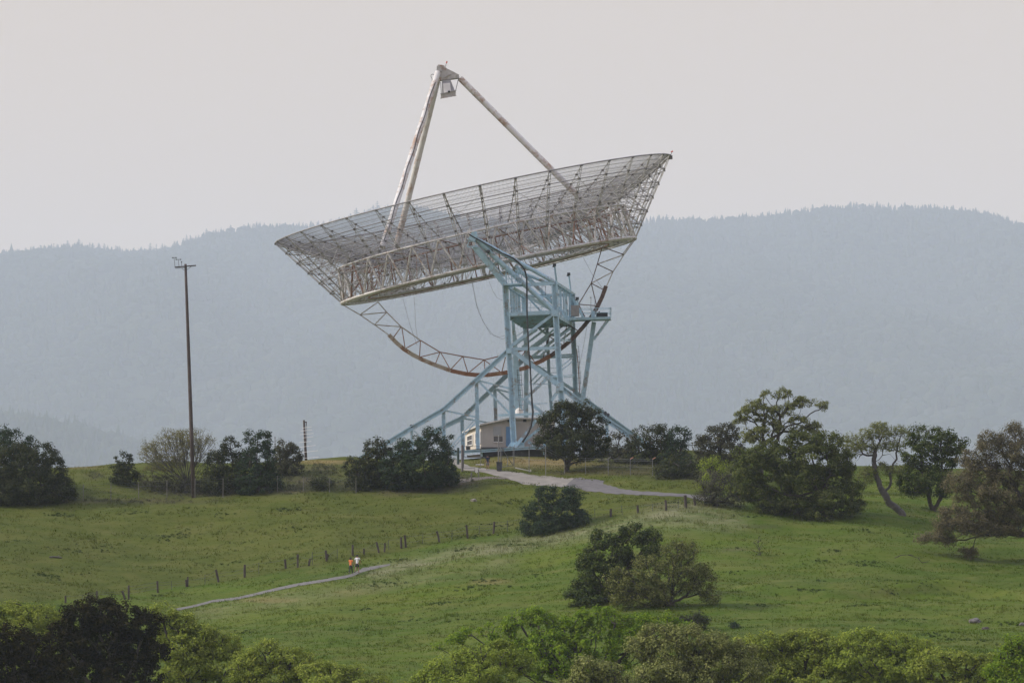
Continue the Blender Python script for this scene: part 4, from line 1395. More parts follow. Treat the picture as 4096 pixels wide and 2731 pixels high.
# ------------------------------------------------------------------ hut under the tower
def hut():
    e = empty('control_hut', P(2040, 1796, N + 1.8), 'beige hut with blue door standing between the legs of the blue tower', 'hut')
    y0, y1 = N + 1.6, N + 4.6
    fl, fr = P(1924, 1792, y0), P(2188, 1781, y0)
    bl, br = P(1861, 1800, y1), P(2220, 1785, y1 + 2)
    tfl, trm, tfr = P(1924, 1702, y0), P(2043, 1675, y0), P(2188, 1677, y0)
    tbl, tbr = P(1861, 1730, y1), P(2220, 1684, y1 + 2)
    # front wall in vertical boards, each a part
    nb = 22
    for k in range(nb):
        a, b_ = k / nb, (k + 1) / nb
        p0, p1 = fl.lerp(fr, a), fl.lerp(fr, b_)

        def topz(t):
            x = fl.lerp(fr, t).x
            return tfl.lerp(trm, (x - tfl.x) / (trm.x - tfl.x)).z if x < trm.x else trm.lerp(tfr, (x - trm.x) / (tfr.x - trm.x)).z
        g = 0.012
        mb_ = MB()
        mb_.hull8([p0 + Vector((g, 0, 0)), p1 - Vector((g, 0, 0)), p1 + Vector((-g, .1, 0)), p0 + Vector((g, .1, 0))],
                  [Vector((p0.x + g, p0.y, topz(a))), Vector((p1.x - g, p1.y, topz(b_))), Vector((p1.x - g, p1.y + .1, topz(b_))), Vector((p0.x + g, p0.y + .1, topz(a)))])
        mb_.build('board', M_WALL, e)
    mb_ = MB()
    mb_.hull8([fl + Vector((.02, .11, 0)), fr + Vector((0, .11, 0)), br, bl + Vector((.02, 0, 0))], [tfl + Vector((.02, .11, -.05)), tfr + Vector((0, .11, -.05)), tbr, tbl + Vector((.02, 0, -.05))])
    mb_.build('wall', M_WALL, e)
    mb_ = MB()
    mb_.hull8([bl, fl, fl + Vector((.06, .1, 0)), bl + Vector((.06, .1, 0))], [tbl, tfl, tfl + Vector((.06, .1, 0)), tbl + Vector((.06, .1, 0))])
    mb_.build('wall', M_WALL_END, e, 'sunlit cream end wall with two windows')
    # roof sheets
    o1, o2 = Vector((0, -.45, 0)), Vector((0, 0, .16))
    mb_ = MB()
    rr = [tbl + Vector((-.35, 0, -.05)), tfl + o1 + Vector((-.12, 0, 0)), trm + o1, trm + Vector((.5, 6, -.1))]
    mb_.hull8(rr, [p + o2 for p in rr])
    mb_.build('roof', M_ROOF, e)
    mb_ = MB()
    rr = [trm + o1 + Vector((.003, 0, 0)), tfr + o1 + Vector((.4, 0, 0)), tbr + Vector((.3, .3, 0)), trm + Vector((.503, 6, -.1))]
    mb_.hull8(rr, [p + o2 for p in rr])
    mb_.build('roof', M_ROOF, e)

    def end(u_, t):
        return bl.lerp(fl, u_).lerp(tbl.lerp(tfl, u_), t)
    for u0, u1 in ((.14, .48), (.66, .97)):
        q = [end(u0, .22), end(u1, .22), end(u1, .74), end(u0, .74)]
        nrm = Vector((-.03, -.03, 0))
        mb_ = MB()
        for a, b_ in ((0, 1), (1, 2), (2, 3), (3, 0)): mb_.beam(q[a] + nrm, q[b_] + nrm, .1, .09, side=(-.7, -.7, 0))
        mb_.beam((q[0] + q[3]) / 2 + nrm, (q[1] + q[2]) / 2 + nrm, .1, .07, side=(-.7, -.7, 0))
        w_ = mb_.build('window', M_WHITETRIM, e)
        for a0, a1 in ((0.02, .48), (.52, .98)):
            mb2 = MB()
            c0, c1, c2, c3 = q[0].lerp(q[3], a0), q[1].lerp(q[2], a0), q[1].lerp(q[2], a1), q[0].lerp(q[3], a1)
            o = nrm * 0.6
            mb2.hull8([c0 + o, c1 + o, c1 + Vector((.05, .05, 0)), c0 + Vector((.05, .05, 0))], [c3 + o, c2 + o, c2 + Vector((.05, .05, 0)), c3 + Vector((.05, .05, 0))])
            mb2.v = [v_ - np.array(e.location) for v_ in mb2.v]
            me = mb2.mesh('pane'); me.materials.append(M_GLASS)
            ob = bpy.data.objects.new('pane', me); COL.objects.link(ob); ob.parent = w_
    mb_ = MB(); mb_.box(end(.22, .1) + Vector((-.12, -.12, 0)), (.35, .4, .45)); mb_.build('air_conditioner', M_DARKSTEEL, e)

    def front(px0, py0, px1, py1, d, mat, name, label=None):
        a, b_ = P(px0, py1, y0 - d), P(px1, py0, y0 - d)
        m_ = MB()
        m_.hull8([Vector((a.x, y0 - d, a.z)), Vector((b_.x, y0 - d, a.z)), Vector((b_.x, y0 + .05, a.z)), Vector((a.x, y0 + .05, a.z))],
                 [Vector((a.x, y0 - d, b_.z)), Vector((b_.x, y0 - d, b_.z)), Vector((b_.x, y0 + .05, b_.z)), Vector((a.x, y0 + .05, b_.z))])
        return m_.build(name, mat, e, label)
    front(2024, 1706, 2048, 1784, .05, M_DOOR, 'door')
    front(1973, 1705, 2005, 1742, .04, plain('grey_shutter', (.36, .36, .35), .1), 'shutter')
    front(1975, 1745, 2010, 1767, .05, M_GLASS, 'window', 'dark low front window with white sill')
    front(1974, 1766, 2012, 1769, .12, M_WHITETRIM, 'window_sill')
    front(1992, 1740, 1996, 1768, .09, M_WHITETRIM, 'window_bar')
    front(2092, 1676, 2106, 1687, .05, M_DARKSTEEL, 'vent')
    front(2030, 1678, 2046, 1687, .05, M_DARKSTEEL, 'vent')
    front(1926, 1788, 2040, 1793, .06, M_DARKSTEEL, 'base_board')


hut()


# ------------------------------------------------------------------ trees
def grow(base, guides, tips, bf, rng, trunk_r, twig_r, kink, rexp=0.5):
    """Branch skeleton: every leaf tip is joined to the nearest suitable limb, limbs thicken by what they carry."""
    nodes = [np.array(base, float)]
    par = [-1]
    plen = [0.0]
    for g in guides:
        prev = 0
        for p in g:
            p = np.array(p, float)
            if prev == 0 and len(nodes) > 1 and np.linalg.norm(p - nodes[0]) > 0.3:
                d0 = [np.linalg.norm(p - q) for q in nodes]
                prev = int(np.argmin(d0)) if min(d0) < 0.9 else 0
            nodes.append(p); par.append(prev)
            plen.append(plen[prev] + np.linalg.norm(p - nodes[prev]))
            prev = len(nodes) - 1
    n0, m = len(nodes), len(tips)
    N_ = np.zeros((n0 + m, 3))
    N_[:n0] = nodes
    T = np.asarray(tips)
    start = 1 if n0 > 1 else 0
    best = np.full(m, 1e9); bp = np.zeros(m, int)
    for k in range(start, n0):
        d = np.linalg.norm(T - N_[k], axis=1) + bf * plen[k]
        up = d < best
        best[up], bp[up] = d[up], k
    done = np.zeros(m, bool)
    for i in range(m):
        c = np.where(done, 1e9, best)
        j = int(np.argmin(c))
        done[j] = True
        k = n0 + i
        N_[k] = T[j]
        par.append(int(bp[j]))
        plen.append(plen[bp[j]] + np.linalg.norm(T[j] - N_[bp[j]]))
        d = np.linalg.norm(T - T[j], axis=1) + bf * plen[k]
        up = d < best
        best[up], bp[up] = d[up], k
    par = np.array(par)
    tot = n0 + m
    load = np.zeros(tot)
    load[n0:] = 1.0
    order = range(tot - 1, -1, -1)
    for i in order:
        if par[i] >= 0: load[par[i]] += load[i]
    load = np.maximum(load, 1)
    rad = twig_r + (trunk_r - twig_r) * (load / load.max()) ** rexp
    return N_, par, rad, n0


def branch_mesh(name, N_, par, rad, n0, rng, kink):
    V, Q = [], []
    n = 0
    for i in range(1, len(N_)):
        p = par[i]
        if p < 0: continue
        a, b = N_[p], N_[i]
        L = np.linalg.norm(b - a)
        if L < 1e-4: continue
        r1 = rad[i]
        r0 = min(rad[p], r1 * 1.35 + 0.01) if i >= n0 else rad[p]
        sides = 7 if r1 > .12 else (5 if r1 > .04 else 3)
        segs = 1 if L < .5 else (2 if L < 1.2 else 3)
        pts = [a]
        for s in range(1, segs):
            t = s / segs
            q = a * (1 - t) + b * t + rng.normal(0, kink * L, 3)
            pts.append(q)
        pts.append(b)
        d = (b - a) / L
        up = np.array([0, 0, 1.0]) if abs(d[2]) < .9 else np.array([1.0, 0, 0])
        e1 = np.cross(d, up); e1 /= np.linalg.norm(e1)
        e2 = np.cross(d, e1)
        ang = np.arange(sides) * 2 * np.pi / sides
        for s, q in enumerate(pts):
            r = r0 + (r1 - r0) * s / segs
            V.append(q + r * (np.cos(ang)[:, None] * e1 + np.sin(ang)[:, None] * e2))
        k = np.arange(sides); k2 = (k + 1) % sides
        for s in range(segs):
            o = n + s * sides
            Q.append(np.stack([o + k, o + k2, o + sides + k2, o + sides + k], 1))
        n += sides * (segs + 1)
    me = np_mesh(name, np.concatenate(V), quads=np.concatenate(Q))
    me.shade_smooth()
    return me


def leaf_mesh(name, centres, rads, per, size, rng, droop=0.0, flat=0.75):
    m = len(centres)
    per, size = per * 1.55, size * 0.82
    cnt = np.maximum(3, (per * rng.uniform(.5, 1.4, m)).astype(int))
    idx = np.repeat(np.arange(m), cnt)
    n = len(idx)
    d = rng.normal(0, 1, (n, 3))
    d /= np.linalg.norm(d, axis=1)[:, None]
    rr = rng.uniform(0.15, 1, n) ** 0.55
    off = d * (rr * rads[idx])[:, None]
    off[:, 2] *= flat
    p = centres[idx] + off
    if droop: p[:, 2] -= droop * rng.uniform(0, 1, n) ** 2
    mid = centres.mean(0) - np.array([0, 0, .6])
    out = centres[idx] - mid
    out /= np.linalg.norm(out, axis=1)[:, None] + 1e-6
    nrm = d * 0.8 + out * 0.5 + rng.normal(0, .34, (n, 3))
    nrm[:, 2] += 0.35
    nrm /= np.linalg.norm(nrm, axis=1)[:, None]
    t = np.cross(nrm, rng.normal(0, 1, (n, 3)))
    t /= np.linalg.norm(t, axis=1)[:, None]
    b = np.cross(nrm, t)
    L = (size * rng.uniform(.6, 1.35, n))[:, None]
    Wd = L * rng.uniform(.45, .75, n)[:, None]
    v = np.empty((n, 4, 3))
    v[:, 0], v[:, 1], v[:, 2], v[:, 3] = p - t * L, p + b * Wd, p + t * L, p - b * Wd
    return np_mesh(name, v.reshape(-1, 3), quads=np.arange(n * 4).reshape(-1, 4))


LEAF = {
    'weed': leaf_mat('leaf_weed', (0.030, 0.050, 0.018), (0.046, 0.072, 0.020), (0.070, 0.095, 0.024)),
    'dark_oak': leaf_mat('leaf_dark_oak', (0.029, 0.048, 0.015), (0.068, 0.095, 0.026), (0.158, 0.173, 0.052)),
    'lit_oak': leaf_mat('leaf_olive_oak', (0.040, 0.057, 0.019), (0.091, 0.112, 0.032), (0.176, 0.187, 0.059)),
    'bluegreen': leaf_mat('leaf_blue_green', (0.026, 0.044, 0.026), (0.046, 0.070, 0.039), (0.072, 0.097, 0.048)),
    'scrub': leaf_mat('leaf_dark_scrub', (0.030, 0.038, 0.022), (0.052, 0.064, 0.031), (0.099, 0.099, 0.040)),
    'greyscrub': leaf_mat('leaf_grey_scrub', (0.053, 0.055, 0.038), (0.085, 0.089, 0.055), (0.145, 0.138, 0.076)),
    'willow': leaf_mat('leaf_pale_willow', (0.132, 0.127, 0.055), (0.187, 0.182, 0.075), (0.264, 0.242, 0.110), 0.4),
    'yellow': leaf_mat('leaf_spring_yellow', (0.136, 0.190, 0.029), (0.246, 0.309, 0.045), (0.351, 0.398, 0.073), 0.4),
    'bright': leaf_mat('leaf_bright_green', (0.083, 0.151, 0.016), (0.168, 0.261, 0.023), (0.305, 0.377, 0.041), 0.4),
    'olive': leaf_mat('leaf_spring_olive', (0.136, 0.179, 0.031), (0.235, 0.285, 0.045), (0.370, 0.395, 0.081), 0.35),
    'dullolive': leaf_mat('leaf_dull_olive', (0.078, 0.093, 0.027), (0.143, 0.156, 0.046), (0.278, 0.281, 0.102), 0.3),
    'greyolive': leaf_mat('leaf_grey_olive', (0.108, 0.129, 0.038), (0.198, 0.217, 0.064), (0.386, 0.390, 0.141), 0.3),
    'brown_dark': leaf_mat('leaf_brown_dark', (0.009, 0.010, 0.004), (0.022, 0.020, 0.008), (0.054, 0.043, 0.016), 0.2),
    'russet': leaf_mat('leaf_russet', (0.087, 0.082, 0.051), (0.152, 0.133, 0.076), (0.238, 0.207, 0.102), 0.3),
    'moss': leaf_mat('leaf_gnarled_oak', (0.116, 0.138, 0.044), (0.192, 0.211, 0.069), (0.277, 0.286, 0.104), 0.35),
}
ALL_TREES = []


def tree(name, label, leaf, lobes, base, Y=None, cat='tree', spacing=0.62, per=34, size=0.13, clump=0.55, shell=0.55, trunk=0.24, twig=0.012, bf=0.35, kink=0.05,
         guides=None, bark=None, group=None, depth=0.9, droop=0.0, seed=None, holes=0.15, spread=0.25, flat=0.75, skirt=0.0, rexp=0.55):
    """base: photo position of the foot (Y None: found on the ground) and lobes: photo ellipses of the crown's masses."""
    rng = np.random.default_rng(seed if seed is not None else int(base[0] * 7 + base[1]) % 100003)
    if Y is None:
        foot = hit(*base)
        Y = foot.y
    else:
        x = P(base[0], 1900, Y).x
        foot = Vector((x, Y, gz(x, Y)))
    sc = 1.0 / ppm(Y)
    Ls = []
    for l in lobes:
        px, py, rx, ry = l[:4]
        dy = l[4] if len(l) > 4 else rng.uniform(-spread, spread) * rx * sc * 1.6
        c = P(px, py, Y + dy)
        Ls.append((np.array(c), rx * sc, max(rx, ry) * sc * depth, ry * sc))
    if cat in ('shrub', 'bush') or skirt:       # foliage down to the ground
        x0 = min(c[0] - rx * .8 for c, rx, ry, rz in Ls); x1 = max(c[0] + rx * .8 for c, rx, ry, rz in Ls)
        if skirt: x0, x1 = foot.x + (x0 - foot.x) * skirt, foot.x + (x1 - foot.x) * skirt
        k = max(2, int((x1 - x0) / 1.3))
        for i in range(k):
            xx = x0 + (x1 - x0) * (i + .5) / k
            yy = Y + rng.uniform(-.5, .5)
            r_s = (x1 - x0) / k * .75
            Ls.append((np.array([xx, yy, gz(xx, yy) + r_s * .45]), r_s, r_s * 1.2, r_s * rng.uniform(.7, 1.0)))
    pts = []
    for c, rx, ry, rz in Ls:
        area = 4 * math.pi * ((rx * ry) ** 1.6 / 3 + (rx * rz) ** 1.6 / 3 + (ry * rz) ** 1.6 / 3) ** (1 / 1.6)
        n = max(3, int(area * 0.62 / spacing ** 2))
        d = rng.normal(0, 1, (n, 3)); d /= np.linalg.norm(d, axis=1)[:, None]
        s = shell + (1 - shell) * rng.uniform(0, 1, n) ** .6
        s *= 1 + 0.13 * np.sin(d[:, 0] * 5 + c[0]) * np.cos(d[:, 2] * 4 + c[2]) + rng.normal(0, .04, n)
        q = c + d * s[:, None] * np.array([rx, ry, rz])
        keep = (d[:, 2] > -0.75) | (rng.uniform(0, 1, n) < (1.0 if cat in ('shrub', 'bush') else .45))
        for c2, x2, y2, z2 in Ls:
            if c2 is c: continue
            e = np.sqrt((((q - c2) / np.array([x2, y2, z2])) ** 2).sum(1))
            keep &= (e > 0.55) | (rng.uniform(0, 1, n) < .12)
        keep &= rng.uniform(0, 1, n) > holes * (0.5 + vnoise(q[:, 0] * 1.1 + q[:, 1], q[:, 2] * 1.1, 9))
        pts.append(q[keep])
    tips = np.concatenate(pts)
    g_z = ground_z(tips[:, 0], tips[:, 1])
    tips = tips[tips[:, 2] > g_z + 0.12]
    if len(tips) > 1500: tips = tips[rng.permutation(len(tips))[:1500]]
    F0 = np.array(foot)
    if guides:
        gl = []
        for g in guides:
            gl.append([np.array(P(p[0], p[1], Y + (p[2] if len(p) > 2 else 0))) for p in g])
    else:
        cm = np.mean([l[0] for l in Ls], 0)
        gl = []
        hgt = max(0.5, cm[2] - F0[2])
        fork = F0 * .72 + cm * .28 + np.array([rng.normal(0, .05) * hgt, rng.normal(0, .05) * hgt, 0])
        fork[2] = F0[2] + hgt * .32
        gl.append([F0 * .5 + fork * .5 + rng.normal(0, .03 * hgt, 3), fork])
        for c, rx, ry, rz in Ls:
            mid = fork * .5 + c * .5 + rng.normal(0, .06 * hgt, 3)
            mid[2] -= .05 * hgt
            if rng.uniform() < .8: gl.append([fork, mid, c - np.array([0, 0, rz * .3])])
    N_, par, rad, n0 = grow(F0 - np.array([0, 0, .15]), gl, tips, bf, rng, trunk, twig, kink, rexp)
    e = empty(name, foot, label, cat, group)
    N_ = N_ - F0
    link('trunk', branch_mesh('trunk', N_, par, rad, n0, rng, kink), bark or M_BARK, e)
    r = clump * rng.uniform(.65, 1.3, len(tips))
    link('crown', leaf_mesh('crown', tips - F0, r, per, size, rng, droop, flat), LEAF[leaf], e)
    ALL_TREES.append((name, len(tips)))
    return e


# far left clump
tree('oak_tree', 'greener round tree rising behind the dark bush at the left edge', 'bluegreen',
     [(-20, 1745, 75, 58), (60, 1765, 66, 50), (112, 1795, 50, 45), (0, 1860, 140, 90)], (20, 1990), Y=465, size=.13)
tree('oak_tree', 'large dark rounded bush at the left edge of the hilltop', 'scrub',
     [(60, 1855, 130, 95), (165, 1825, 72, 66), (218, 1880, 50, 62), (120, 1935, 150, 80), (242, 1950, 62, 55), (10, 1955, 120, 65)], (110, 2018), per=40, size=.13, skirt=1.0)
tree('shrub', 'small upright dark shrub alone on the left skyline', 'scrub',
     [(500, 1848, 36, 38), (488, 1880, 44, 34), (515, 1895, 46, 34), (505, 1920, 30, 20)], (508, 1938), cat='shrub', spacing=.5, per=26, size=.12, clump=.42, trunk=.09, kink=.08)
tree('willow_tree', 'pale fan-shaped tree with bare limbs and thin yellow leaf behind the tall pole', 'willow',
     [(690, 1795, 135, 78), (610, 1815, 62, 48), (770, 1762, 95, 52), (825, 1802, 42, 58), (715, 1750, 70, 36), (655, 1860, 90, 40)], (752, 1962), spacing=.5, per=14, size=.08, clump=.48,
     trunk=.17, twig=.013, bf=.9, bark=M_BARK_LT, shell=.35, kink=.03,
     guides=[[(750, 1945), (748, 1930)], [(748, 1930), (715, 1900), (672, 1868), (640, 1838), (606, 1822)], [(748, 1930), (728, 1880), (705, 1835), (680, 1795)], [(748, 1930), (742, 1870), (735, 1810), (720, 1765)],
             [(748, 1930), (758, 1880), (768, 1820), (772, 1775)], [(748, 1930), (775, 1870), (800, 1830), (825, 1800)]])
tree('shrub', 'low grey scrub at the foot of the pale fan-shaped tree', 'greyscrub',
     [(620, 1915, 62, 36), (690, 1925, 60, 34), (800, 1915, 55, 40), (745, 1935, 60, 24), (580, 1940, 30, 16)], (690, 1965), cat='shrub', spacing=.5, per=16, size=.09, clump=.42, trunk=.06, shell=.3)
tree('oak_tree', 'dark bushy tree just right of the tall pole', 'scrub',
     [(922, 1786, 38, 38), (915, 1850, 64, 58), (935, 1912, 78, 50), (862, 1865, 48, 62), (868, 1930, 44, 36), (960, 1840, 40, 40)], (925, 1970), skirt=1.0)
tree('oak_tree', 'tallest round-topped bush in the dark row right of the tall pole', 'bluegreen',
     [(1030, 1762, 54, 44), (1038, 1830, 72, 60), (1010, 1900, 72, 55), (1075, 1920, 60, 42), (1000, 1845, 40, 50)], (1032, 1968), skirt=1.0)
tree('oak_tree', 'smaller grey-green bush ending the dark row beside the short antenna pole', 'greyscrub',
     [(1140, 1790, 48, 38), (1150, 1832, 58, 40), (1172, 1842, 34, 26), (1115, 1840, 40, 44), (1110, 1900, 50, 40)], (1142, 1900), skirt=1.0)
tree('shrub', 'tiny sparse dark shrub on the bank below the short antenna pole', 'scrub',
     [(1285, 1925, 44, 24), (1305, 1938, 34, 18), (1268, 1940, 24, 16)], (1300, 1960), cat='shrub', spacing=.45, per=16, size=.09, clump=.36, trunk=.07)
tree('shrub', 'low dark bush at the left end of the clump below the tower', 'scrub',
     [(1430, 1868, 56, 52), (1448, 1915, 60, 40), (1415, 1915, 34, 34)], (1440, 1958), cat='shrub')
tree('shrub', 'upright dark bush in front of the foot of the long blue raking leg', 'scrub',
     [(1510, 1792, 52, 44), (1522, 1842, 70, 58), (1485, 1845, 46, 50), (1530, 1900, 70, 45)], (1518, 1950), cat='shrub')
tree('shrub', 'widest dark bush left of the gate covering the blue leg', 'bluegreen',
     [(1722, 1735, 36, 30), (1648, 1788, 70, 50), (1752, 1788, 70, 50), (1700, 1860, 112, 74), (1602, 1868, 82, 68), (1778, 1868, 50, 62), (1690, 1920, 100, 36), (1800, 1905, 30, 34)], (1692, 1955), cat='shrub', per=40)
tree('oak_tree', 'round dark tree with a short leaning trunk in front of the blue tower', 'scrub',
     [(2280, 1690, 106, 84), (2200, 1702, 60, 60), (2362, 1692, 60, 60), (2290, 1775, 122, 58), (2392, 1770, 54, 58), (2192, 1768, 58, 44), (2322, 1636, 60, 40), (2250, 1642, 50, 40), (2290, 1808, 104, 36), (2370, 1810, 50, 34), (2215, 1800, 40, 30)], (2266, 1888),
     guides=[[(2270, 1865), (2282, 1820)], [(2282, 1820), (2285, 1760)], [(2282, 1820), (2330, 1770), (2370, 1720)], [(2282, 1820), (2235, 1775), (2205, 1720)], [(2285, 1760), (2285, 1680)]], trunk=.26, per=44)
tree('shrub', 'small twiggy grey bush right behind the round tree by the tower', 'greyscrub',
     [(2470, 1775, 56, 50), (2440, 1800, 46, 40), (2500, 1800, 44, 36)], (2470, 1840), Y=476, cat='shrub', per=20)
tree('shrub', 'wide dark bush with bare twigs beside the right foot of the tower', 'scrub',
     [(2600, 1748, 88, 50), (2640, 1792, 74, 46), (2560, 1795, 66, 44), (2660, 1730, 40, 36)], (2605, 1842), Y=475, cat='shrub', per=24)
tree('shrub', 'dark bush on the skyline at the right end of the bushes by the tower', 'bluegreen',
     [(2702, 1752, 58, 48), (2738, 1735, 30, 28), (2700, 1795, 60, 40)], (2705, 1842), Y=474, cat='shrub', per=28)
tree('shrub', 'low dark scrub behind the green verge of the asphalt road', 'scrub',
     [(2715, 1850, 70, 42), (2690, 1882, 72, 32), (2765, 1872, 46, 34), (2650, 1880, 40, 24)], (2712, 1912), cat='shrub', per=24, size=.11)
tree('shrub', 'olive tree-like bush left of the sculptural oak', 'greyscrub',
     [(2872, 1752, 68, 56), (2905, 1725, 58, 34), (2832, 1785, 55, 55), (2905, 1800, 80, 58), (2802, 1762, 24, 20), (2860, 1840, 70, 40)], (2880, 1885), Y=464, cat='tree', per=30)
# the open oak on the skyline
tree('oak_tree', 'open sculptural oak with dark bent limbs standing highest on the right skyline', 'moss',
     [(3065, 1578, 36, 20), (3139, 1578, 40, 26), (3020, 1620, 52, 26), (3216, 1606, 56, 22), (3288, 1625, 36, 25), (2985, 1650, 50, 25), (3115, 1642, 60, 24), (2967, 1680, 36, 20), (3192, 1680, 46, 20),
      (3068, 1674, 50, 22), (3020, 1728, 60, 28), (3252, 1702, 36, 20), (3210, 1722, 62, 22), (2997, 1757, 42, 24), (3281, 1733, 30, 18), (3095, 1710, 50, 28), (3165, 1622, 36, 22)], (3045, 1850), Y=462,
     spacing=.44, per=24, size=.105, clump=.38, trunk=.3, twig=.018, bf=.3, kink=.09, shell=.3, holes=.3,
     guides=[[(3048, 1800), (3058, 1775), (3085, 1755), (3118, 1738)], [(3118, 1738), (3127, 1700, .5), (3120, 1665, 1), (3140, 1620, .5), (3139, 1590)], [(3118, 1738), (3160, 1700, -1), (3205, 1690), (3240, 1655), (3288, 1630)],
             [(3058, 1775), (3045, 1740, 1.5), (3020, 1690, 1), (2990, 1655)], [(3127, 1700), (3080, 1690, -1), (3040, 1650), (3020, 1625)], [(3120, 1665), (3085, 1620, 1), (3065, 1585)], [(3160, 1700), (3215, 1715, 1.5), (3275, 1728)],
             [(3160, 1700), (3200, 1650, .5), (3216, 1612)], [(3058, 1775), (3010, 1760, -1)]])
tree('shrub', 'bright yellow-green topped bush beside the end of the asphalt road', 'yellow',
     [(2830, 1850, 35, 18), (2872, 1845, 46, 20), (2850, 1872, 60, 24)], (2852, 1990), Y=456, cat='shrub', per=26, size=.1)
tree('shrub', 'grey leafless-looking scrub below the yellow-green bush at the road end', 'greyscrub',
     [(2852, 1925, 74, 52), (2892, 1978, 70, 40), (2822, 1985, 44, 30), (2930, 1930, 40, 40)], (2852, 2020), cat='shrub', per=20, size=.1)
tree('shrub', 'olive bush between the yellow-green bush and the big round oak', 'lit_oak',
     [(2965, 1830, 44, 48), (2945, 1890, 46, 46), (2975, 1940, 36, 36)], (2960, 2000), Y=452, cat='shrub')
tree('oak_tree', 'biggest rounded live oak right of the asphalt road with its left side lit', 'lit_oak',
     [(3210, 1765, 72, 36), (3300, 1770, 66, 40), (3080, 1805, 72, 46), (3008, 1835, 46, 44), (3151, 1832, 82, 50), (3264, 1835, 92, 58), (3366, 1858, 52, 68), (2985, 1903, 46, 44), (3086, 1888, 82, 58), (3204, 1910, 102, 60),
      (3348, 1928, 72, 60), (3412, 1963, 42, 46), (2967, 1960, 35, 30), (3032, 1975, 62, 44), (3127, 1995, 82, 44), (3068, 2025, 46, 38), (3234, 2022, 82, 46), (3115, 2062, 72, 32), (3323, 1995, 70, 42), (3216, 2070, 62, 28), (3436, 2018, 30, 24), (3060, 2078, 60, 28), (3140, 2096, 72, 24), (3275, 2060, 60, 30), (3385, 2030, 54, 30), (3180, 2030, 70, 40)],
     (3316, 2070), trunk=.42, spacing=.52, per=46, size=.125, clump=.55, seed=4, spread=.5, holes=.08, shell=.72,
     guides=[[(3312, 2050), (3298, 2015), (3280, 1980)], [(3280, 1980), (3230, 1920), (3180, 1850)], [(3280, 1980), (3320, 1900), (3310, 1800)], [(3280, 1980), (3150, 1980), (3060, 1940)], [(3280, 1980), (3350, 1950), (3400, 1920)]])
tree('oak_tree', 'gnarled thin oak with twisted leaning trunk and few leaves right of the big round oak', 'moss',
     [(3412, 1766, 62, 38), (3500, 1722, 66, 32), (3549, 1730, 54, 36), (3608, 1728, 38, 32), (3442, 1792, 54, 28), (3578, 1780, 46, 30), (3470, 1750, 40, 30), (3400, 1820, 30, 16), (3530, 1860, 30, 16), (3474, 1888, 42, 26), (3462, 1915, 36, 26), (3575, 1880, 46, 28), (3520, 1790, 50, 24), (3519, 1700, 40, 16), (3390, 1800, 24, 18)],
     (3614, 2062), spacing=.30, per=10, size=.085, clump=.32, trunk=.36, twig=.012, rexp=.8, bf=.25, kink=.1, bark=M_BARK_LT, shell=.2, holes=.2,
     guides=[[(3595, 2040), (3570, 2020), (3549, 1999), (3535, 1970), (3519, 1945), (3506, 1910), (3498, 1880), (3495, 1850), (3500, 1820), (3504, 1797)], [(3504, 1797), (3520, 1765), (3531, 1737), (3528, 1705)], [(3535, 1970), (3556, 1950), (3564, 1925), (3558, 1895), (3572, 1855), (3588, 1805), (3602, 1745)],
             [(3500, 1820), (3470, 1822), (3452, 1815), (3435, 1835), (3424, 1845)], [(3452, 1815), (3440, 1790), (3412, 1770)], [(3495, 1850), (3530, 1820), (3560, 1815), (3590, 1842), (3640, 1842)], [(3498, 1880), (3478, 1895), (3470, 1930)], [(3614, 2050), (3632, 2010), (3650, 1985)]])
tree('oak_tree', 'dark green two-trunked oak right behind the gnarled oak', 'dark_oak',
     [(3674, 1745, 46, 46), (3765, 1742, 60, 34), (3740, 1788, 72, 46), (3831, 1776, 46, 44), (3790, 1818, 76, 48), (3645, 1805, 46, 48), (3680, 1846, 52, 40), (3757, 1858, 62, 40), (3657, 1884, 60, 44), (3732, 1908, 82, 44), (3666, 1940, 70, 44), (3624, 1920, 40, 56), (3757, 1950, 60, 48)],
     (3735, 2042), per=38, trunk=.3,
     guides=[[(3720, 2015), (3712, 1970)], [(3712, 1970), (3690, 1880), (3675, 1780)], [(3735, 2035), (3765, 1990), (3775, 1940)], [(3775, 1940), (3770, 1840), (3765, 1760)], [(3775, 1940), (3815, 1850), (3830, 1790)]])
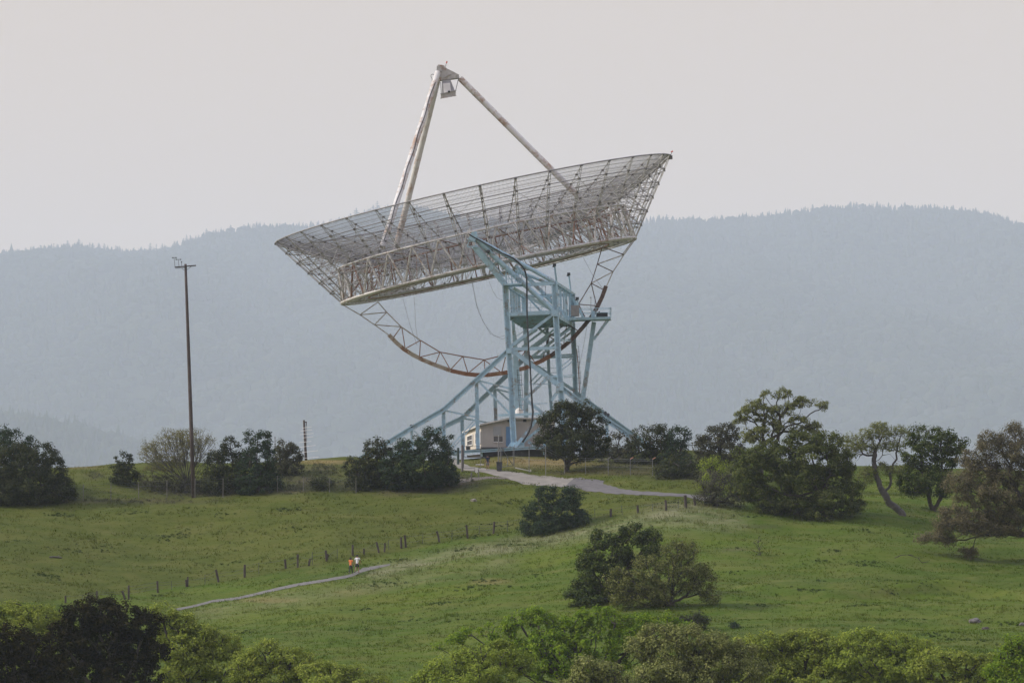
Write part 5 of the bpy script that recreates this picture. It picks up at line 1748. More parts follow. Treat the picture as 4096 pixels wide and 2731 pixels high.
tree('oak_tree', 'large russet-brown oak at the right edge with a limb sweeping to the ground', 'russet',
     [(3956, 1756, 60, 38), (4059, 1735, 62, 54), (3997, 1797, 90, 48), (4085, 1800, 70, 60), (3894, 1830, 62, 44), (3914, 1872, 90, 48), (4039, 1880, 110, 58), (3831, 1925, 70, 44), (3914, 1962, 110, 58), (4018, 1982, 112, 68), (3811, 2046, 60, 44), (3894, 2064, 90, 48),
      (3997, 2074, 90, 48), (4080, 2046, 70, 60), (3735, 2142, 62, 26), (3795, 2158, 44, 22), (4190, 1790, 100, 80), (4190, 1960, 120, 100), (3870, 2205, 40, 18), (3690, 2150, 30, 14), (3840, 2102, 62, 34), (3930, 2112, 72, 30), (4020, 2118, 84, 26), (3780, 2095, 44, 28)],
     (4170, 2200), Y=425, spacing=.46, per=40, size=.095, clump=.55, trunk=.36, twig=.014, bf=.3, kink=.07, shell=.4, droop=.3,
     guides=[[(4165, 2170), (4150, 2135)], [(4150, 2135), (4100, 2140), (4059, 2139), (4010, 2134), (3956, 2140), (3905, 2147), (3860, 2160), (3800, 2165), (3750, 2150)], [(3905, 2147), (3895, 2180), (3873, 2202), (3832, 2228)],
             [(4150, 2135), (4110, 2040), (4060, 1950), (4040, 1890), (4010, 1800)], [(4110, 2040), (4020, 2010), (3930, 1980), (3850, 1950)], [(4060, 1950), (3990, 1900), (3910, 1860)], [(4040, 1890), (4060, 1800), (4060, 1740)], [(4150, 2135), (4190, 1950), (4190, 1800)], [(4110, 2040), (4000, 2060), (3900, 2060)]])
# lone bush and the pair on the slope
tree('shrub', 'lone dense dark bush by the broken fence in the middle of the slope', 'bluegreen',
     [(2180, 1978, 42, 40), (2245, 1985, 56, 44), (2292, 1978, 28, 28), (2160, 2040, 66, 45), (2250, 2050, 86, 54), (2118, 2082, 36, 32), (2200, 2095, 78, 28), (2318, 2078, 44, 22), (2280, 2020, 50, 40)], (2200, 2126), cat='bush', per=44, size=.12, holes=.08)
tree('oak_tree', 'tall dark oak left of the pale one in the middle of the green slope', 'dark_oak',
     [(2402, 2150, 44, 38), (2475, 2135, 46, 40), (2535, 2130, 50, 40), (2605, 2142, 38, 42), (2440, 2210, 100, 68), (2560, 2202, 90, 60), (2350, 2242, 50, 50), (2400, 2300, 90, 70), (2342, 2352, 56, 48), (2292, 2390, 36, 36), (2372, 2402, 70, 50), (2480, 2290, 80, 70), (2480, 2400, 80, 60), (2330, 2432, 60, 36), (2420, 2442, 80, 36), (2560, 2440, 80, 40)], (2440, 2470), Y=402, skirt=.8, per=50, size=.135, trunk=.34)
tree('oak_tree', 'pale olive spreading oak overlapping the tall dark oak on the slope', 'dullolive',
     [(2700, 2195, 60, 34), (2758, 2188, 44, 28), (2582, 2242, 50, 34), (2731, 2254, 82, 44), (2480, 2315, 60, 48), (2552, 2325, 70, 58), (2660, 2300, 72, 60), (2493, 2385, 60, 44), (2582, 2385, 72, 48), (2820, 2320, 50, 44), (2760, 2332, 60, 38), (2848, 2380, 34, 38), (2650, 2380, 60, 50), (2790, 2270, 50, 40)],
     (2690, 2478), Y=396, per=34, size=.105, spacing=.52, holes=.05, clump=.54, trunk=.32, twig=.014, droop=.35, bf=.45,
     guides=[[(2689, 2450), (2684, 2420)], [(2684, 2420), (2640, 2350), (2600, 2290), (2585, 2250)], [(2684, 2420), (2690, 2340), (2700, 2260), (2710, 2200)], [(2684, 2420), (2730, 2390), (2775, 2350), (2820, 2320)], [(2730, 2390), (2790, 2375), (2845, 2380)], [(2684, 2420), (2590, 2390), (2500, 2350)]])
tree('shrub', 'low blackish bush at the foot of the pale olive oak', 'scrub', [(2790, 2480, 52, 30), (2750, 2492, 34, 24)], (2790, 2512), cat='bush', per=34, size=.11)
tree('shrub', 'small dark bush just right of the low blackish bush on the slope', 'bluegreen', [(2930, 2497, 22, 12), (2943, 2502, 16, 8)], (2932, 2512), cat='bush', per=24, size=.1, spacing=.45, clump=.35, trunk=.06)

# treetops along the bottom of the view
BOT = dict(per=44, size=.105, clump=.5, spacing=.48, trunk=.34, holes=.1)
tree('oak_tree', 'pale olive treetop behind the dark brown tree at the lower left', 'olive', [(60, 2468, 90, 58), (172, 2470, 92, 58), (100, 2545, 120, 80), (-45, 2462, 80, 68), (255, 2530, 70, 60), (40, 2640, 140, 80)], (100, 2700), Y=347, **BOT)
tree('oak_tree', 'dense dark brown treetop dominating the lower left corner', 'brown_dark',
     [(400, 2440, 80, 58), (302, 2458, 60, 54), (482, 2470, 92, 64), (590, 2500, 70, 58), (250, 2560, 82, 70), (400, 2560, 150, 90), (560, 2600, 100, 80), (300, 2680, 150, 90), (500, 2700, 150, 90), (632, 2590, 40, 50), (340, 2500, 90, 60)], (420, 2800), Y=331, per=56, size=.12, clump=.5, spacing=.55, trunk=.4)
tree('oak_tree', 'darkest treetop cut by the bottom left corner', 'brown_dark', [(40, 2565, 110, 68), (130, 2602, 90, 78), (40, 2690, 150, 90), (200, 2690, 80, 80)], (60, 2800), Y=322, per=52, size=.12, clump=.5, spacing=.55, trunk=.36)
tree('oak_tree', 'olive green treetop with visible limbs right of the dark brown one', 'olive',
     [(650, 2455, 60, 38), (722, 2492, 70, 50), (800, 2552, 90, 58), (882, 2582, 90, 58), (740, 2602, 112, 80), (902, 2662, 112, 78), (760, 2692, 120, 80), (690, 2560, 70, 60)], (780, 2800), Y=338, **BOT)
tree('oak_tree', 'olive treetop sloping down to the right below the footpath', 'olive', [(1060, 2612, 80, 48), (1162, 2642, 92, 54), (1000, 2672, 90, 58), (1100, 2712, 140, 60), (960, 2740, 80, 50), (1240, 2660, 60, 40), (1320, 2690, 60, 36)], (1080, 2800), Y=333, **BOT)
tree('oak_tree', 'low yellowish treetop at the bottom edge left of centre', 'olive', [(1280, 2692, 100, 52), (1400, 2705, 70, 44), (1520, 2742, 90, 34), (1340, 2745, 130, 50), (1620, 2752, 60, 26)], (1400, 2840), Y=328, **BOT)
tree('oak_tree', 'brightest fresh green tree in the middle of the bottom edge', 'bright',
     [(2080, 2482, 70, 44), (2150, 2472, 60, 44), (2000, 2522, 60, 38), (1890, 2532, 46, 30), (1820, 2556, 40, 24), (1762, 2588, 30, 17), (2250, 2522, 82, 50), (2390, 2472, 80, 50), (2300, 2490, 60, 40), (2460, 2482, 70, 44), (2610, 2482, 60, 40), (2668, 2484, 48, 34), (2540, 2502, 60, 40),
      (2200, 2582, 112, 60), (2380, 2572, 122, 70), (2520, 2562, 92, 60), (2250, 2672, 140, 70), (2100, 2602, 92, 50), (2420, 2662, 120, 60), (1960, 2570, 50, 30), (2740, 2510, 50, 34), (2700, 2560, 80, 50)], (2280, 2800), Y=340, per=40, size=.12, clump=.5, spacing=.6, trunk=.4, holes=.25)
tree('oak_tree', 'yellow-olive treetop at the bottom left of the bright green tree', 'yellow',
     [(1990, 2612, 82, 50), (1880, 2642, 82, 50), (1772, 2672, 70, 48), (1950, 2702, 120, 60), (1800, 2732, 120, 50), (2080, 2655, 60, 50), (1700, 2720, 50, 40)], (1900, 2840), Y=327, **BOT)
tree('oak_tree', 'grey-olive catkin-covered treetop right of the bright green tree', 'greyolive',
     [(2632, 2540, 80, 44), (2750, 2546, 92, 44), (2560, 2592, 60, 44), (2680, 2612, 120, 60), (2860, 2572, 82, 44), (2960, 2602, 70, 48), (2850, 2662, 130, 70), (2650, 2692, 130, 60), (3000, 2682, 92, 60), (2760, 2720, 150, 50)], (2780, 2820), Y=329, **BOT)
tree('oak_tree', 'small grey-olive treetop low in front of the bright green tree', 'greyolive', [(2350, 2662, 60, 38), (2432, 2682, 60, 44), (2330, 2722, 82, 40), (2480, 2735, 70, 34)], (2400, 2840), Y=320, **BOT)
tree('oak_tree', 'olive-yellow treetop at the bottom right beside the grey-olive one', 'olive',
     [(3222, 2560, 82, 46), (3312, 2566, 80, 44), (3130, 2592, 60, 44), (3250, 2642, 142, 70), (3120, 2682, 92, 60), (3340, 2722, 150, 60), (3060, 2640, 50, 46), (3010, 2600, 56, 40), (3050, 2720, 90, 50), (3060, 2570, 60, 42), (2975, 2575, 50, 36), (3150, 2560, 50, 36)], (3230, 2820), Y=336, **BOT)
tree('oak_tree', 'yellow-green treetop second from the bottom right corner', 'yellow',
     [(3452, 2560, 92, 44), (3580, 2572, 82, 44), (3682, 2592, 62, 44), (3450, 2652, 152, 70), (3622, 2662, 122, 70), (3550, 2732, 160, 50)], (3540, 2820), Y=334, **BOT)
tree('oak_tree', 'low olive treetop between the yellow-green one and the right corner tree', 'olive', [(3742, 2645, 82, 50), (3862, 2660, 92, 50), (3690, 2680, 60, 50), (3800, 2625, 50, 28), (3960, 2650, 60, 44), (3952, 2672, 60, 38), (3850, 2745, 150, 40)], (3850, 2840), Y=329, **BOT)
tree('oak_tree', 'fresh green tree cut by the bottom right corner', 'bright', [(4082, 2570, 60, 48), (4040, 2622, 60, 48), (4110, 2662, 90, 78), (4000, 2692, 70, 48), (4080, 2740, 120, 60)], (4090, 2820), Y=322, **BOT)


# ------------------------------------------------------------------ fences
def fence_thing(name, label, posts, mats, wires, parent_px, wire_r=.012, cat='fence', extra=None):
    """posts: (px, top row, foot row, thickness in m, material key, lean in px of the top)."""
    ref = hit(*parent_px)
    e = empty(name, ref, label, cat)
    tops = []
    r = random.Random(11)
    for px, y0, y1, th, mk, lean in posts:
        f = hit(px, y1)
        hgt = (y1 - y0) / ppm(f.y)
        top = f + Vector((lean / ppm(f.y), r.uniform(-.04, .04), hgt))
        b = MB()
        if mk == 'wood':
            ang = r.uniform(0, 1.5)
            n = 7
            rad = [th * .64 * r.uniform(.85, 1.15) for _ in range(3)]
            b.path([f - Vector((0, 0, .25)), f.lerp(top, .5) + Vector((r.uniform(-.015, .015), 0, 0)), top], rad, n)
        else:
            b.tube(f - Vector((0, 0, .2)), top, th / 2, sides=6)
        b.build('post' if mk == 'wood' else 'metal_post', mats[mk], e)
        tops.append((f, top))
    for t, sag, gap in wires:
        for (f0, t0), (f1, t1) in zip(tops[:-1], tops[1:]):
            if r.random() < gap: continue
            a, c = f0.lerp(t0, t), f1.lerp(t1, t)
            b = MB()
            pts = [a.lerp(c, k / 4) - Vector((0, 0, sag * 4 * (k / 4) * (1 - k / 4))) for k in range(5)]
            b.path(pts, wire_r, 3)
            b.build('wire', M_DARKSTEEL, e)
    return e


def z4(x, y): return (x / 1.47, 2000 + y / 1.47)
def z5(x, y): return (1600 + x / 1.68, 2050 + y / 1.68)
def z2(x, y): return (2000 + x / 2.352, 1500 + y / 2.352)


raw = [(z4, 385, 560, 600, .15, 'wood', 0), (z4, 484, 555, 590, .05, 'metal', 0), (z4, 570, 533, 585, .15, 'wood', 0), (z4, 738, 533, 582, .14, 'wood', -14), (z4, 757, 500, 576, .16, 'wood', 0), (z4, 928, 475, 541, .15, 'wood', -2),
       (z4, 1008, 475, 525, .05, 'metal', 0), (z4, 1096, 468, 506, .15, 'wood', -2), (z4, 1104, 450, 504, .14, 'wood', 0), (z4, 1205, 437, 492, .05, 'metal', 0), (z4, 1288, 408, 477, .16, 'wood', -13), (z4, 1439, 378, 449, .17, 'wood', 0), (z4, 1522, 365, 430, .05, 'metal', 0),
       (z4, 1680, 347, 399, .17, 'wood', -3), (z4, 1751, 318, 391, .17, 'wood', 0), (z4, 1815, 343, 381, .15, 'wood', 5), (z4, 1837, 305, 376, .05, 'metal', 0), (z4, 1920, 295, 356, .15, 'wood', -3), (z4, 1923, 318, 347, .13, 'wood', 4), (z4, 1983, 285, 341, .05, 'metal', 0),
       (z4, 2075, 262, 324, .17, 'wood', -1), (z4, 2140, 283, 314, .14, 'wood', 0), (z4, 2231, 245, 306, .15, 'wood', -12), (z4, 2259, 252, 301, .14, 'wood', 3), (z4, 2287, 232, 291, .05, 'metal', -2),
       (z5, 10, 165, 236, .17, 'wood', -2), (z5, 40, 152, 229, .18, 'wood', -5), (z5, 153, 145, 206, .05, 'metal', 0), (z5, 267, 125, 196, .17, 'wood', -12), (z5, 349, 118, 181, .05, 'metal', 0), (z5, 456, 83, 169, .18, 'wood', -6), (z5, 533, 85, 141, .05, 'metal', 0),
       (z5, 627, 60, 139, .17, 'wood', 4), (z5, 722, 55, 126, .05, 'metal', 0), (z2, 72, 1365, 1462, .05, 'metal', -2), (z2, 640, 1280, 1420, .05, 'metal', 0), (z2, 768, 1250, 1345, .05, 'metal', 0), (z2, 891, 1255, 1331, .05, 'metal', 0), (z2, 1043, 1258, 1327, .17, 'wood', 0), (z2, 1152, 1225, 1307, .06, 'metal', -4),
       (z2, 1298, 1225, 1291, .17, 'wood', -2), (z2, 1436, 1210, 1275, .05, 'metal', 0), (z2, 1565, 1175, 1268, .16, 'wood', -3), (z2, 1677, 1165, 1248, .05, 'metal', 0), (z2, 1749, 1130, 1246, .22, 'wood', -3), (z2, 1836, 1155, 1222, .18, 'wood', -5)]
posts = []
for f, x, y0, y1, th, mk, ln in raw:
    px, a = f(x, y0)
    _, c = f(x, y1)
    posts.append((px, a, c + 2, th, mk, ln))
fence_thing('wire_fence', 'old leaning timber post and wire fence running diagonally up the green slope', posts, {'wood': M_WOOD, 'metal': M_DARKSTEEL}, [(.92, .05, .12), (.66, .04, .25), (.4, .05, .45)], (1200, 2345))


def za(x, y): return (x / 1.4257, 950 + y / 1.4257)
raw = [(10, 1435, 1490), (150, 1425, 1500), (312, 1412, 1502), (475, 1405, 1497), (632, 1400, 1495), (790, 1392, 1488), (952, 1385, 1483), (1112, 1372, 1484), (1272, 1372, 1482), (1427, 1365, 1452), (1582, 1357, 1452), (1730, 1362, 1450), (1880, 1370, 1455), (2030, 1372, 1460)]
posts = []
for x, y0, y1 in raw:
    px, a = za(x, y0)
    _, c = za(x, y1)
    posts.append((px, a, c, .085, 'pale', 0))
e = fence_thing('security_fence', 'faint wire security fence on pale posts below the dark bushes at the left', posts, {'pale': M_PALEPOST}, [(.97, .02, 0), (.86, .02, 0), (.72, .02, 0)], (900, 2000), .010)


def chain_link(e, pxs, top, bot, pitch=.32, rad=.006):
    """Diamond wire between posts, one panel per bay."""
    for (p0, p1) in zip(pxs[:-1], pxs[1:]):
        a, c = hit(*p0[:2]), hit(*p1[:2])
        L = (c - a).length
        n = max(2, int(L / pitch))
        b = MB()
        for k in range(-int(top / pitch), n):
            for s in (1, -1):
                x0, x1 = k * pitch, k * pitch + top
                z0, z1 = (0, top) if s > 0 else (top, 0)
                t0, t1 = max(0, x0), min(L, x1)
                if t1 <= t0: continue
                zz0 = z0 + (z1 - z0) * (t0 - x0) / top
                zz1 = z0 + (z1 - z0) * (t1 - x0) / top
                b.tube(a.lerp(c, t0 / L) + Vector((0, 0, zz0 + bot)), a.lerp(c, t1 / L) + Vector((0, 0, zz1 + bot)), rad, sides=3, caps=False)
        b.build('chain_link_panel', M_GALV, e)


chain_link(e, [(za(x, y1)) for x, y0, y1 in raw], 1.35, .05, .4, .0024)


def zg(x, y): return (1500 + x / 2.138, 1300 + y / 2.138)
g_posts = [(zg(1055, 1240), zg(1055, 955), .10), (zg(1072, 1235), zg(1072, 1050), .08), (zg(1190, 1220), zg(1190, 1028), .06), (zg(1318, 1268), zg(1318, 1030), .07), (zg(1460, 1282), zg(1460, 1040), .07),
           (z2(605, 925), z2(605, 775), .05), (z2(805, 935), z2(805, 780), .05), (z2(1018, 942), z2(1018, 785), .06), (z2(1226, 942), z2(1226, 790), .06), (z2(1436, 945), z2(1436, 790), .06)]
ref = hit(*g_posts[0][0])
e = empty('perimeter_fence', ref, 'tall galvanised chain-link fence running right from the gate past the round tree', 'fence')
tops = []
for i, (f, t, th) in enumerate(g_posts):
    a = hit(*f)
    top = a + Vector((0, 0, (f[1] - t[1]) / ppm(a.y)))
    b = MB(); b.tube(a - Vector((0, 0, .2)), top, th / 2, sides=8); b.lathe(top, [(th * .6, 0), (th * .5, .04), (.01, .08)], 8)
    b.build('post', M_GALV, e)
    tops.append((a, top))
    if i >= 7:
        b = MB(); b.tube(top, top + Vector((.32, 0, .18)), .05, sides=6); b.build('post_arm', plain('orange_cap', (.42, .20, .14), .1) if i != 7 else M_PALEPOST, e)
for k in range(2, len(tops) - 1):
    for t in (.98, .88, .5):
        b = MB(); b.tube(tops[k][0].lerp(tops[k][1], t), tops[k + 1][0].lerp(tops[k + 1][1], t), .014 if t != .5 else .01, sides=4); b.build('wire', M_GALV, e)
chain_link(e, [g_posts[k][0] for k in range(2, len(g_posts))], 1.9, .1, .4, .0024)
# the gate leaf standing open
e2 = empty('gate', tops[1][0], 'open galvanised pipe gate leaf with diagonal brace right of the drive', 'gate')
f0, f1 = tops[1][0] + Vector((.15, 0, .25)), tops[2][0] + Vector((-.1, 0, .25))
hh = Vector((0, 0, 2.0))
for a, c in ((f0, f1), (f0 + hh, f1 + hh), (f0, f0 + hh), (f1, f1 + hh), (f0 + hh * .5, f1 + hh * .5), (f0 + hh, f1), ((f0 + f1) / 2, (f0 + f1) / 2 + hh * .5)):
    b = MB(); b.tube(a, c, .035, sides=6); b.build('bar', M_GALV, e2)
# left leaf and thick post
pa = hit(*zg(746, 1252))
e3 = empty('gate', pa, 'pipe gate leaf hung on the thick dark post left of the drive', 'gate')
b = MB(); b.tube(pa - Vector((0, 0, .3)), pa + Vector((0, 0, 2.75)), .13, sides=10); b.lathe(pa + Vector((0, 0, 2.75)), [(.13, 0), (.1, .05), (.01, .08)], 10); b.build('post', plain('dark_post', (.13, .12, .115), .2), e3)
g0, g1 = pa + Vector((.15, -.05, .35)), P(*zg(905, 1240), pa.y)
g1.z = g0.z
for a, c in ((g0, g1), (g0 + Vector((0, 0, 1.15)), g1 + Vector((0, 0, 1.15))), (g0 + Vector((0, 0, 2.3)), g1 + Vector((0, 0, 2.3))), (g1, g1 + Vector((0, 0, 2.3))), (g0, g0 + Vector((0, 0, 2.3)))):
    b = MB(); b.tube(a, c, .03, sides=6); b.build('bar', M_GALV, e3)
pg = hit(*zg(711, 1160))
e4 = empty('fence_post', pg, 'short green post beside the bush left of the gate', 'post')
b = MB(); b.tube(P(*zg(711, 1190), pa.y + 3), P(*zg(711, 1052), pa.y + 3), .14, sides=10); b.lathe(P(*zg(711, 1052), pa.y + 3), [(.14, 0), (.1, .06), (.01, .09)], 10)
b.build('post', plain('dark_green_post', (.035, .06, .05), .2), e4)
# bollards and panel by the drive
for (x0, y0, x1, y1), lb, mt in (((818, 1262, 832, 1332), 'pale stump-like bollard nearest the dark bush by the drive', M_PALEPOST), ((852, 1236, 860, 1262), 'thin dark bollard at the left of the white board', M_WOOD), ((880, 1236, 890, 1300), 'tall pale brown bollard right of the white board', M_PALEPOST)):
    f = hit(*zg((x0 + x1) / 2, y1))
    hgt = (y1 - y0) / 2.138 / ppm(f.y)
    b = MB(); b.tube(f - Vector((0, 0, .15)), f + Vector((0, 0, hgt)), (x1 - x0) / 2.138 / ppm(f.y) / 2, sides=10); b.lathe(f + Vector((0, 0, hgt)), [(.07, 0), (.05, .03), (.01, .05)], 8)
    tag(b.build('bollard', mt, origin=tuple(f)), lb, 'bollard', 'bollards by the drive')
f = hit(*zg(868, 1268))
b = MB(); b.box(f + Vector((0, 0, .36)), (.30, .05, .55)); b.box(f + Vector((0, .05, .2)), (.06, .06, .6))
tag(b.build('board', M_WHITETRIM, origin=tuple(f)), 'small white board standing between the bollards', 'sign board')
f = hit(*zg(1055, 1246))
e5 = empty('rubbish_bin', f + Vector((.1, -.3, 0)), 'square dark bin standing at the foot of the gate post', 'bin')
o = e5.location
b = MB(); b.hull8([o + Vector(v) for v in ((-.25, -.25, 0), (.25, -.25, 0), (.25, .25, 0), (-.25, .25, 0))], [o + Vector(v) for v in ((-.31, -.3, .85), (.31, -.3, .85), (.31, .3, .85), (-.31, .3, .85))]); b.build('body', M_DARKSTEEL, e5)
b = MB(); b.box(o + Vector((0, 0, .89)), (.66, .64, .08)); b.build('lid', M_BLACK, e5)
f = hit(*zg(893, 1196))
b = MB()
for k in range(5): b.box(f + Vector((-.3 + .16 * k, .1 * (k % 2), .05)), (.22, .2, .10), Matrix.Rotation(k * .9, 3, 'Z'))
tag(b.build('rubble', M_WHITETRIM, origin=tuple(f)), 'heap of white broken slabs on the bank inside the gate', 'rubble')
f = hit(*zg(1270, 1254))
b = MB(); b.beam(f + Vector((-.85, 0, .42)), f + Vector((.75, .1, .08)), .14, .09); b.box(f + Vector((.75, .1, .12)), (.12, .14, .24))
tag(b.build('fallen_pole', M_WHITETRIM, origin=tuple(f)), 'white pole lying on the grass by the concrete drive', 'pole')


# ------------------------------------------------------------------ undergrowth on the bank
def undergrowth():
    r = np.random.default_rng(17)
    y = r.uniform(442, 482, 22000)
    x = (r.uniform(0, 1, 22000) - .5) * W / FPX * y
    z = ground_z(x, y)
    dry, soil_shade, tan, _ = cover_masks(x, y, z)
    k = (r.uniform(0, 1, len(x)) < soil_shade * 1.1 - .25) & (y > 455 - 8 * (x > 12))
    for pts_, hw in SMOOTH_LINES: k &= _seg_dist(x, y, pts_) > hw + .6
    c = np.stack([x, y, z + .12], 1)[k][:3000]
    me = leaf_mesh('undergrowth', c, r.uniform(.18, .5, len(c)), 12, .075, r, 0, .6)
    tag(link('undergrowth', me, LEAF['greyscrub']), 'low grey-brown undergrowth on the bank below the bushes', 'undergrowth', kind='stuff')


undergrowth()


def weeds():
    r = np.random.default_rng(29)
    C, Rr = [], []
    spots = [(1560, 2330), (1490, 2345), (1900, 2345), (1960, 2322), (3350, 2205), (2960, 2195), (3480, 2250), (3300, 2245), (1770, 2410), (2050, 2350), (700, 2145), (650, 2150), (1180, 2120), (420, 2190), (1450, 2440), (2150, 2300), (3700, 2330), (3560, 2365), (3050, 2420),
             (3450, 2420), (3250, 2320), (2900, 2290), (1650, 2480), (3830, 2560), (3760, 2530), (3950, 2570), (3620, 2480), (1850, 2480), (1400, 2520), (300, 2290), (900, 2060), (1150, 2040), (240, 2060), (2450, 2010), (2200, 1985), (2350, 1975), (2060, 2010), (3650, 2140), (3450, 2120), (2700, 2010)]
    for q in range(34): spots.append((r.uniform(0, 4096), r.uniform(2040, 2560)))
    for px, py in spots:
        f = hit(px, py)
        m = r.integers(4, 22)
        xs = f.x + r.normal(0, .9, m); ys = f.y + r.normal(0, .5, m)
        C.append(np.stack([xs, ys, ground_z(xs, ys) + .05], 1)); Rr.append(r.uniform(.10, .26, m))
    me = leaf_mesh('weeds', np.concatenate(C), np.concatenate(Rr), 16, .06, r, 0, .55)
    tag(link('weeds', me, LEAF['weed']), 'low dark green weed patches scattered over the meadow', 'weeds', kind='stuff')


weeds()


# ------------------------------------------------------------------ poles
f = hit(775, 1990)
UP = empty('utility_pole', f, 'very tall dark timber pole with crossarm left of the dish', 'utility pole')
top = P(742, 1056, f.y)
b = MB(); b.path([f - Vector((0, 0, .5)), f.lerp(top, .3), f.lerp(top, .6), f.lerp(top, .85), top], [.22, .20, .175, .15, .13], 12); b.build('pole', M_POLE, UP, smooth=True)
yy = f.y - .25
b = MB(); b.beam(P(699, 1069, yy), P(784, 1062, yy), .12, .12); b.build('crossarm', M_WOOD, UP)
b = MB(); b.beam(P(702, 1073.5, yy), P(742, 1071, yy), .04, .05); b.build('arm_rail', M_DARKSTEEL, UP)
for x0, y0, x1, y1 in ((727, 1075, 741, 1082), (765, 1066, 746, 1080)):
    b = MB(); b.tube(P(x0, y0, yy), P(x1, y1, yy), .022, sides=5); b.build('brace', M_DARKSTEEL, UP)
for x0, y0, x1, y1, arm in ((700, 1067, 696, 1031, ((691, 1031, 704, 1030),)), (716, 1066, 713, 1039, ((705, 1038, 722, 1038),)), (727, 1065, 726, 1048, ())):
    b = MB(); b.tube(P(x0, y0, yy), P(x1, y1, yy), .022, sides=5)
    for a in arm:
        b.tube(P(a[0], a[1], yy), P(a[2], a[3], yy), .025, sides=5)
        for x in (a[0], a[2]): b.box(P(x, a[1], yy), (.14, .14, .1))
    if not arm: b.box(P(x1, y1, yy), (.12, .12, .12))
    b.build('wind_sensor', M_DARKSTEEL, UP)
Yp = 483.0
AP = empty('antenna_pole', P(1223, 1845, Yp), 'short timber pole carrying thin horizontal rods on the skyline left of the dish', 'antenna pole')


def zp(x, y): return (1150 + x / 7.128, 1650 + y / 7.128)


b = MB(); b.path([P(*zp(530, 1400), Yp), P(*zp(505, 900), Yp), P(*zp(468, 210), Yp)], [.16, .135, .11], 10); b.build('pole', M_POLE, AP, smooth=True)
b = MB(); b.beam(P(*zp(470, 272), Yp - .15), P(*zp(552, 270), Yp - .15), .1, .12); b.tube(P(*zp(536, 285), Yp - .15), P(*zp(534, 375), Yp - .15), .05, sides=6); b.build('bracket', M_WOOD, AP)
b = MB(); b.tube(P(*zp(540, 380), Yp - .1), P(*zp(545, 830), Yp - .1), .035, sides=5); b.build('conduit', M_GALV, AP)
for x0, y0, x1, y1 in ((420, 437, 690, 402), (370, 522, 700, 488), (350, 625, 740, 590), (430, 718, 740, 682), (330, 850, 680, 815), (250, 995, 800, 930), (340, 1138, 870, 1078), (370, 1305, 900, 1262)):
    b = MB(); b.tube(P(*zp(x0, y0), Yp - .2), P(*zp(x1, y1), Yp - .2), .024, sides=4); b.build('rod', M_WHITETRIM, AP)
b = MB()
m0 = P(1101, 1830, 486)
b.tube(m0, P(1100, 1745, 486), .05, sides=6); b.tube(P(1094, 1766, 486), P(1106, 1764, 486), .025, sides=4); b.tube(P(1097, 1750, 486), P(1104, 1750, 486), .025, sides=4)
tag(b.build('mast', M_GALV, origin=tuple(m0)), 'thin pale mast peeping above the dark row of bushes', 'mast')


# ------------------------------------------------------------------ small things on the meadow
def rock(px, py, w, h, label, mat=M_ROCK, name='rock'):
    f = hit(px, py)
    s = 1 / ppm(f.y)
    bm = bmesh.new()
    bmesh.ops.create_icosphere(bm, subdivisions=3, radius=1)
    for v in bm.verts:
        n = mnoise.noise(v.co * 1.7 + Vector((px, py, 0))) * .35 + mnoise.noise(v.co * 4 + Vector((px, 0, 0))) * .12
        v.co = v.co * (1 + n)
        v.co = Vector((v.co.x * w * s / 2, v.co.y * w * s / 2.4, v.co.z * h * s))
    me = bpy.data.meshes.new(name); bm.to_mesh(me); bm.free()
    o = link(name, me, mat, loc=tuple(f))
    tag(o, label, 'rock')


rock(3900, 2487, 46, 16, 'pale flat rock in the grass near the right bottom')
rock(3942, 2515, 34, 10, 'dark low rock just below the pale flat rock', M_WOOD)
rock(4086, 2500, 24, 12, 'small grey rock at the right edge above the corner tree')
rock(1894, 2002, 26, 7, 'small pale stone on the slope below the concrete drive', M_CONCRETE)
f = hit(222, 2231)
b = MB(); s = 1 / ppm(f.y)
b.path([f + Vector((-25 * s, 0, .08)), f + Vector((-8 * s, .05, .1)), f + Vector((12 * s, 0, .08)), f + Vector((25 * s, -.1, .04))], [.09, .11, .10, .06], 7)
b.tube(f + Vector((8 * s, 0, .1)), f + Vector((13 * s, .2, .3)), .04, .02, 5)
tag(b.build('log', M_BARK_LT, origin=tuple(f)), 'pale log lying in the grass at the far left of the meadow', 'log')


def twiggy(px, py, segs, label, name, cat, leaf=None):
    f = hit(px, py)
    b = MB()
    for x0, y0, x1, y1, r0, r1 in segs:
        b.tube(P(x0, y0, f.y), P(x1, y1, f.y + (x1 % 7 - 3) * .08), r0, r1, 5)
    e = empty(name, f, label, cat)
    b.build('stem', M_BARK, e)
    if leaf:
        rng = np.random.default_rng(5)
        c = np.array([P(s[2], s[3], f.y) for s in segs]) - np.array(f)
        link('crown', leaf_mesh('crown', c, np.full(len(c), .22), 10, .06, rng), LEAF[leaf], e)
    return e


def z6(x, y): return (2700 + x / 1.685, 2050 + y / 1.685)


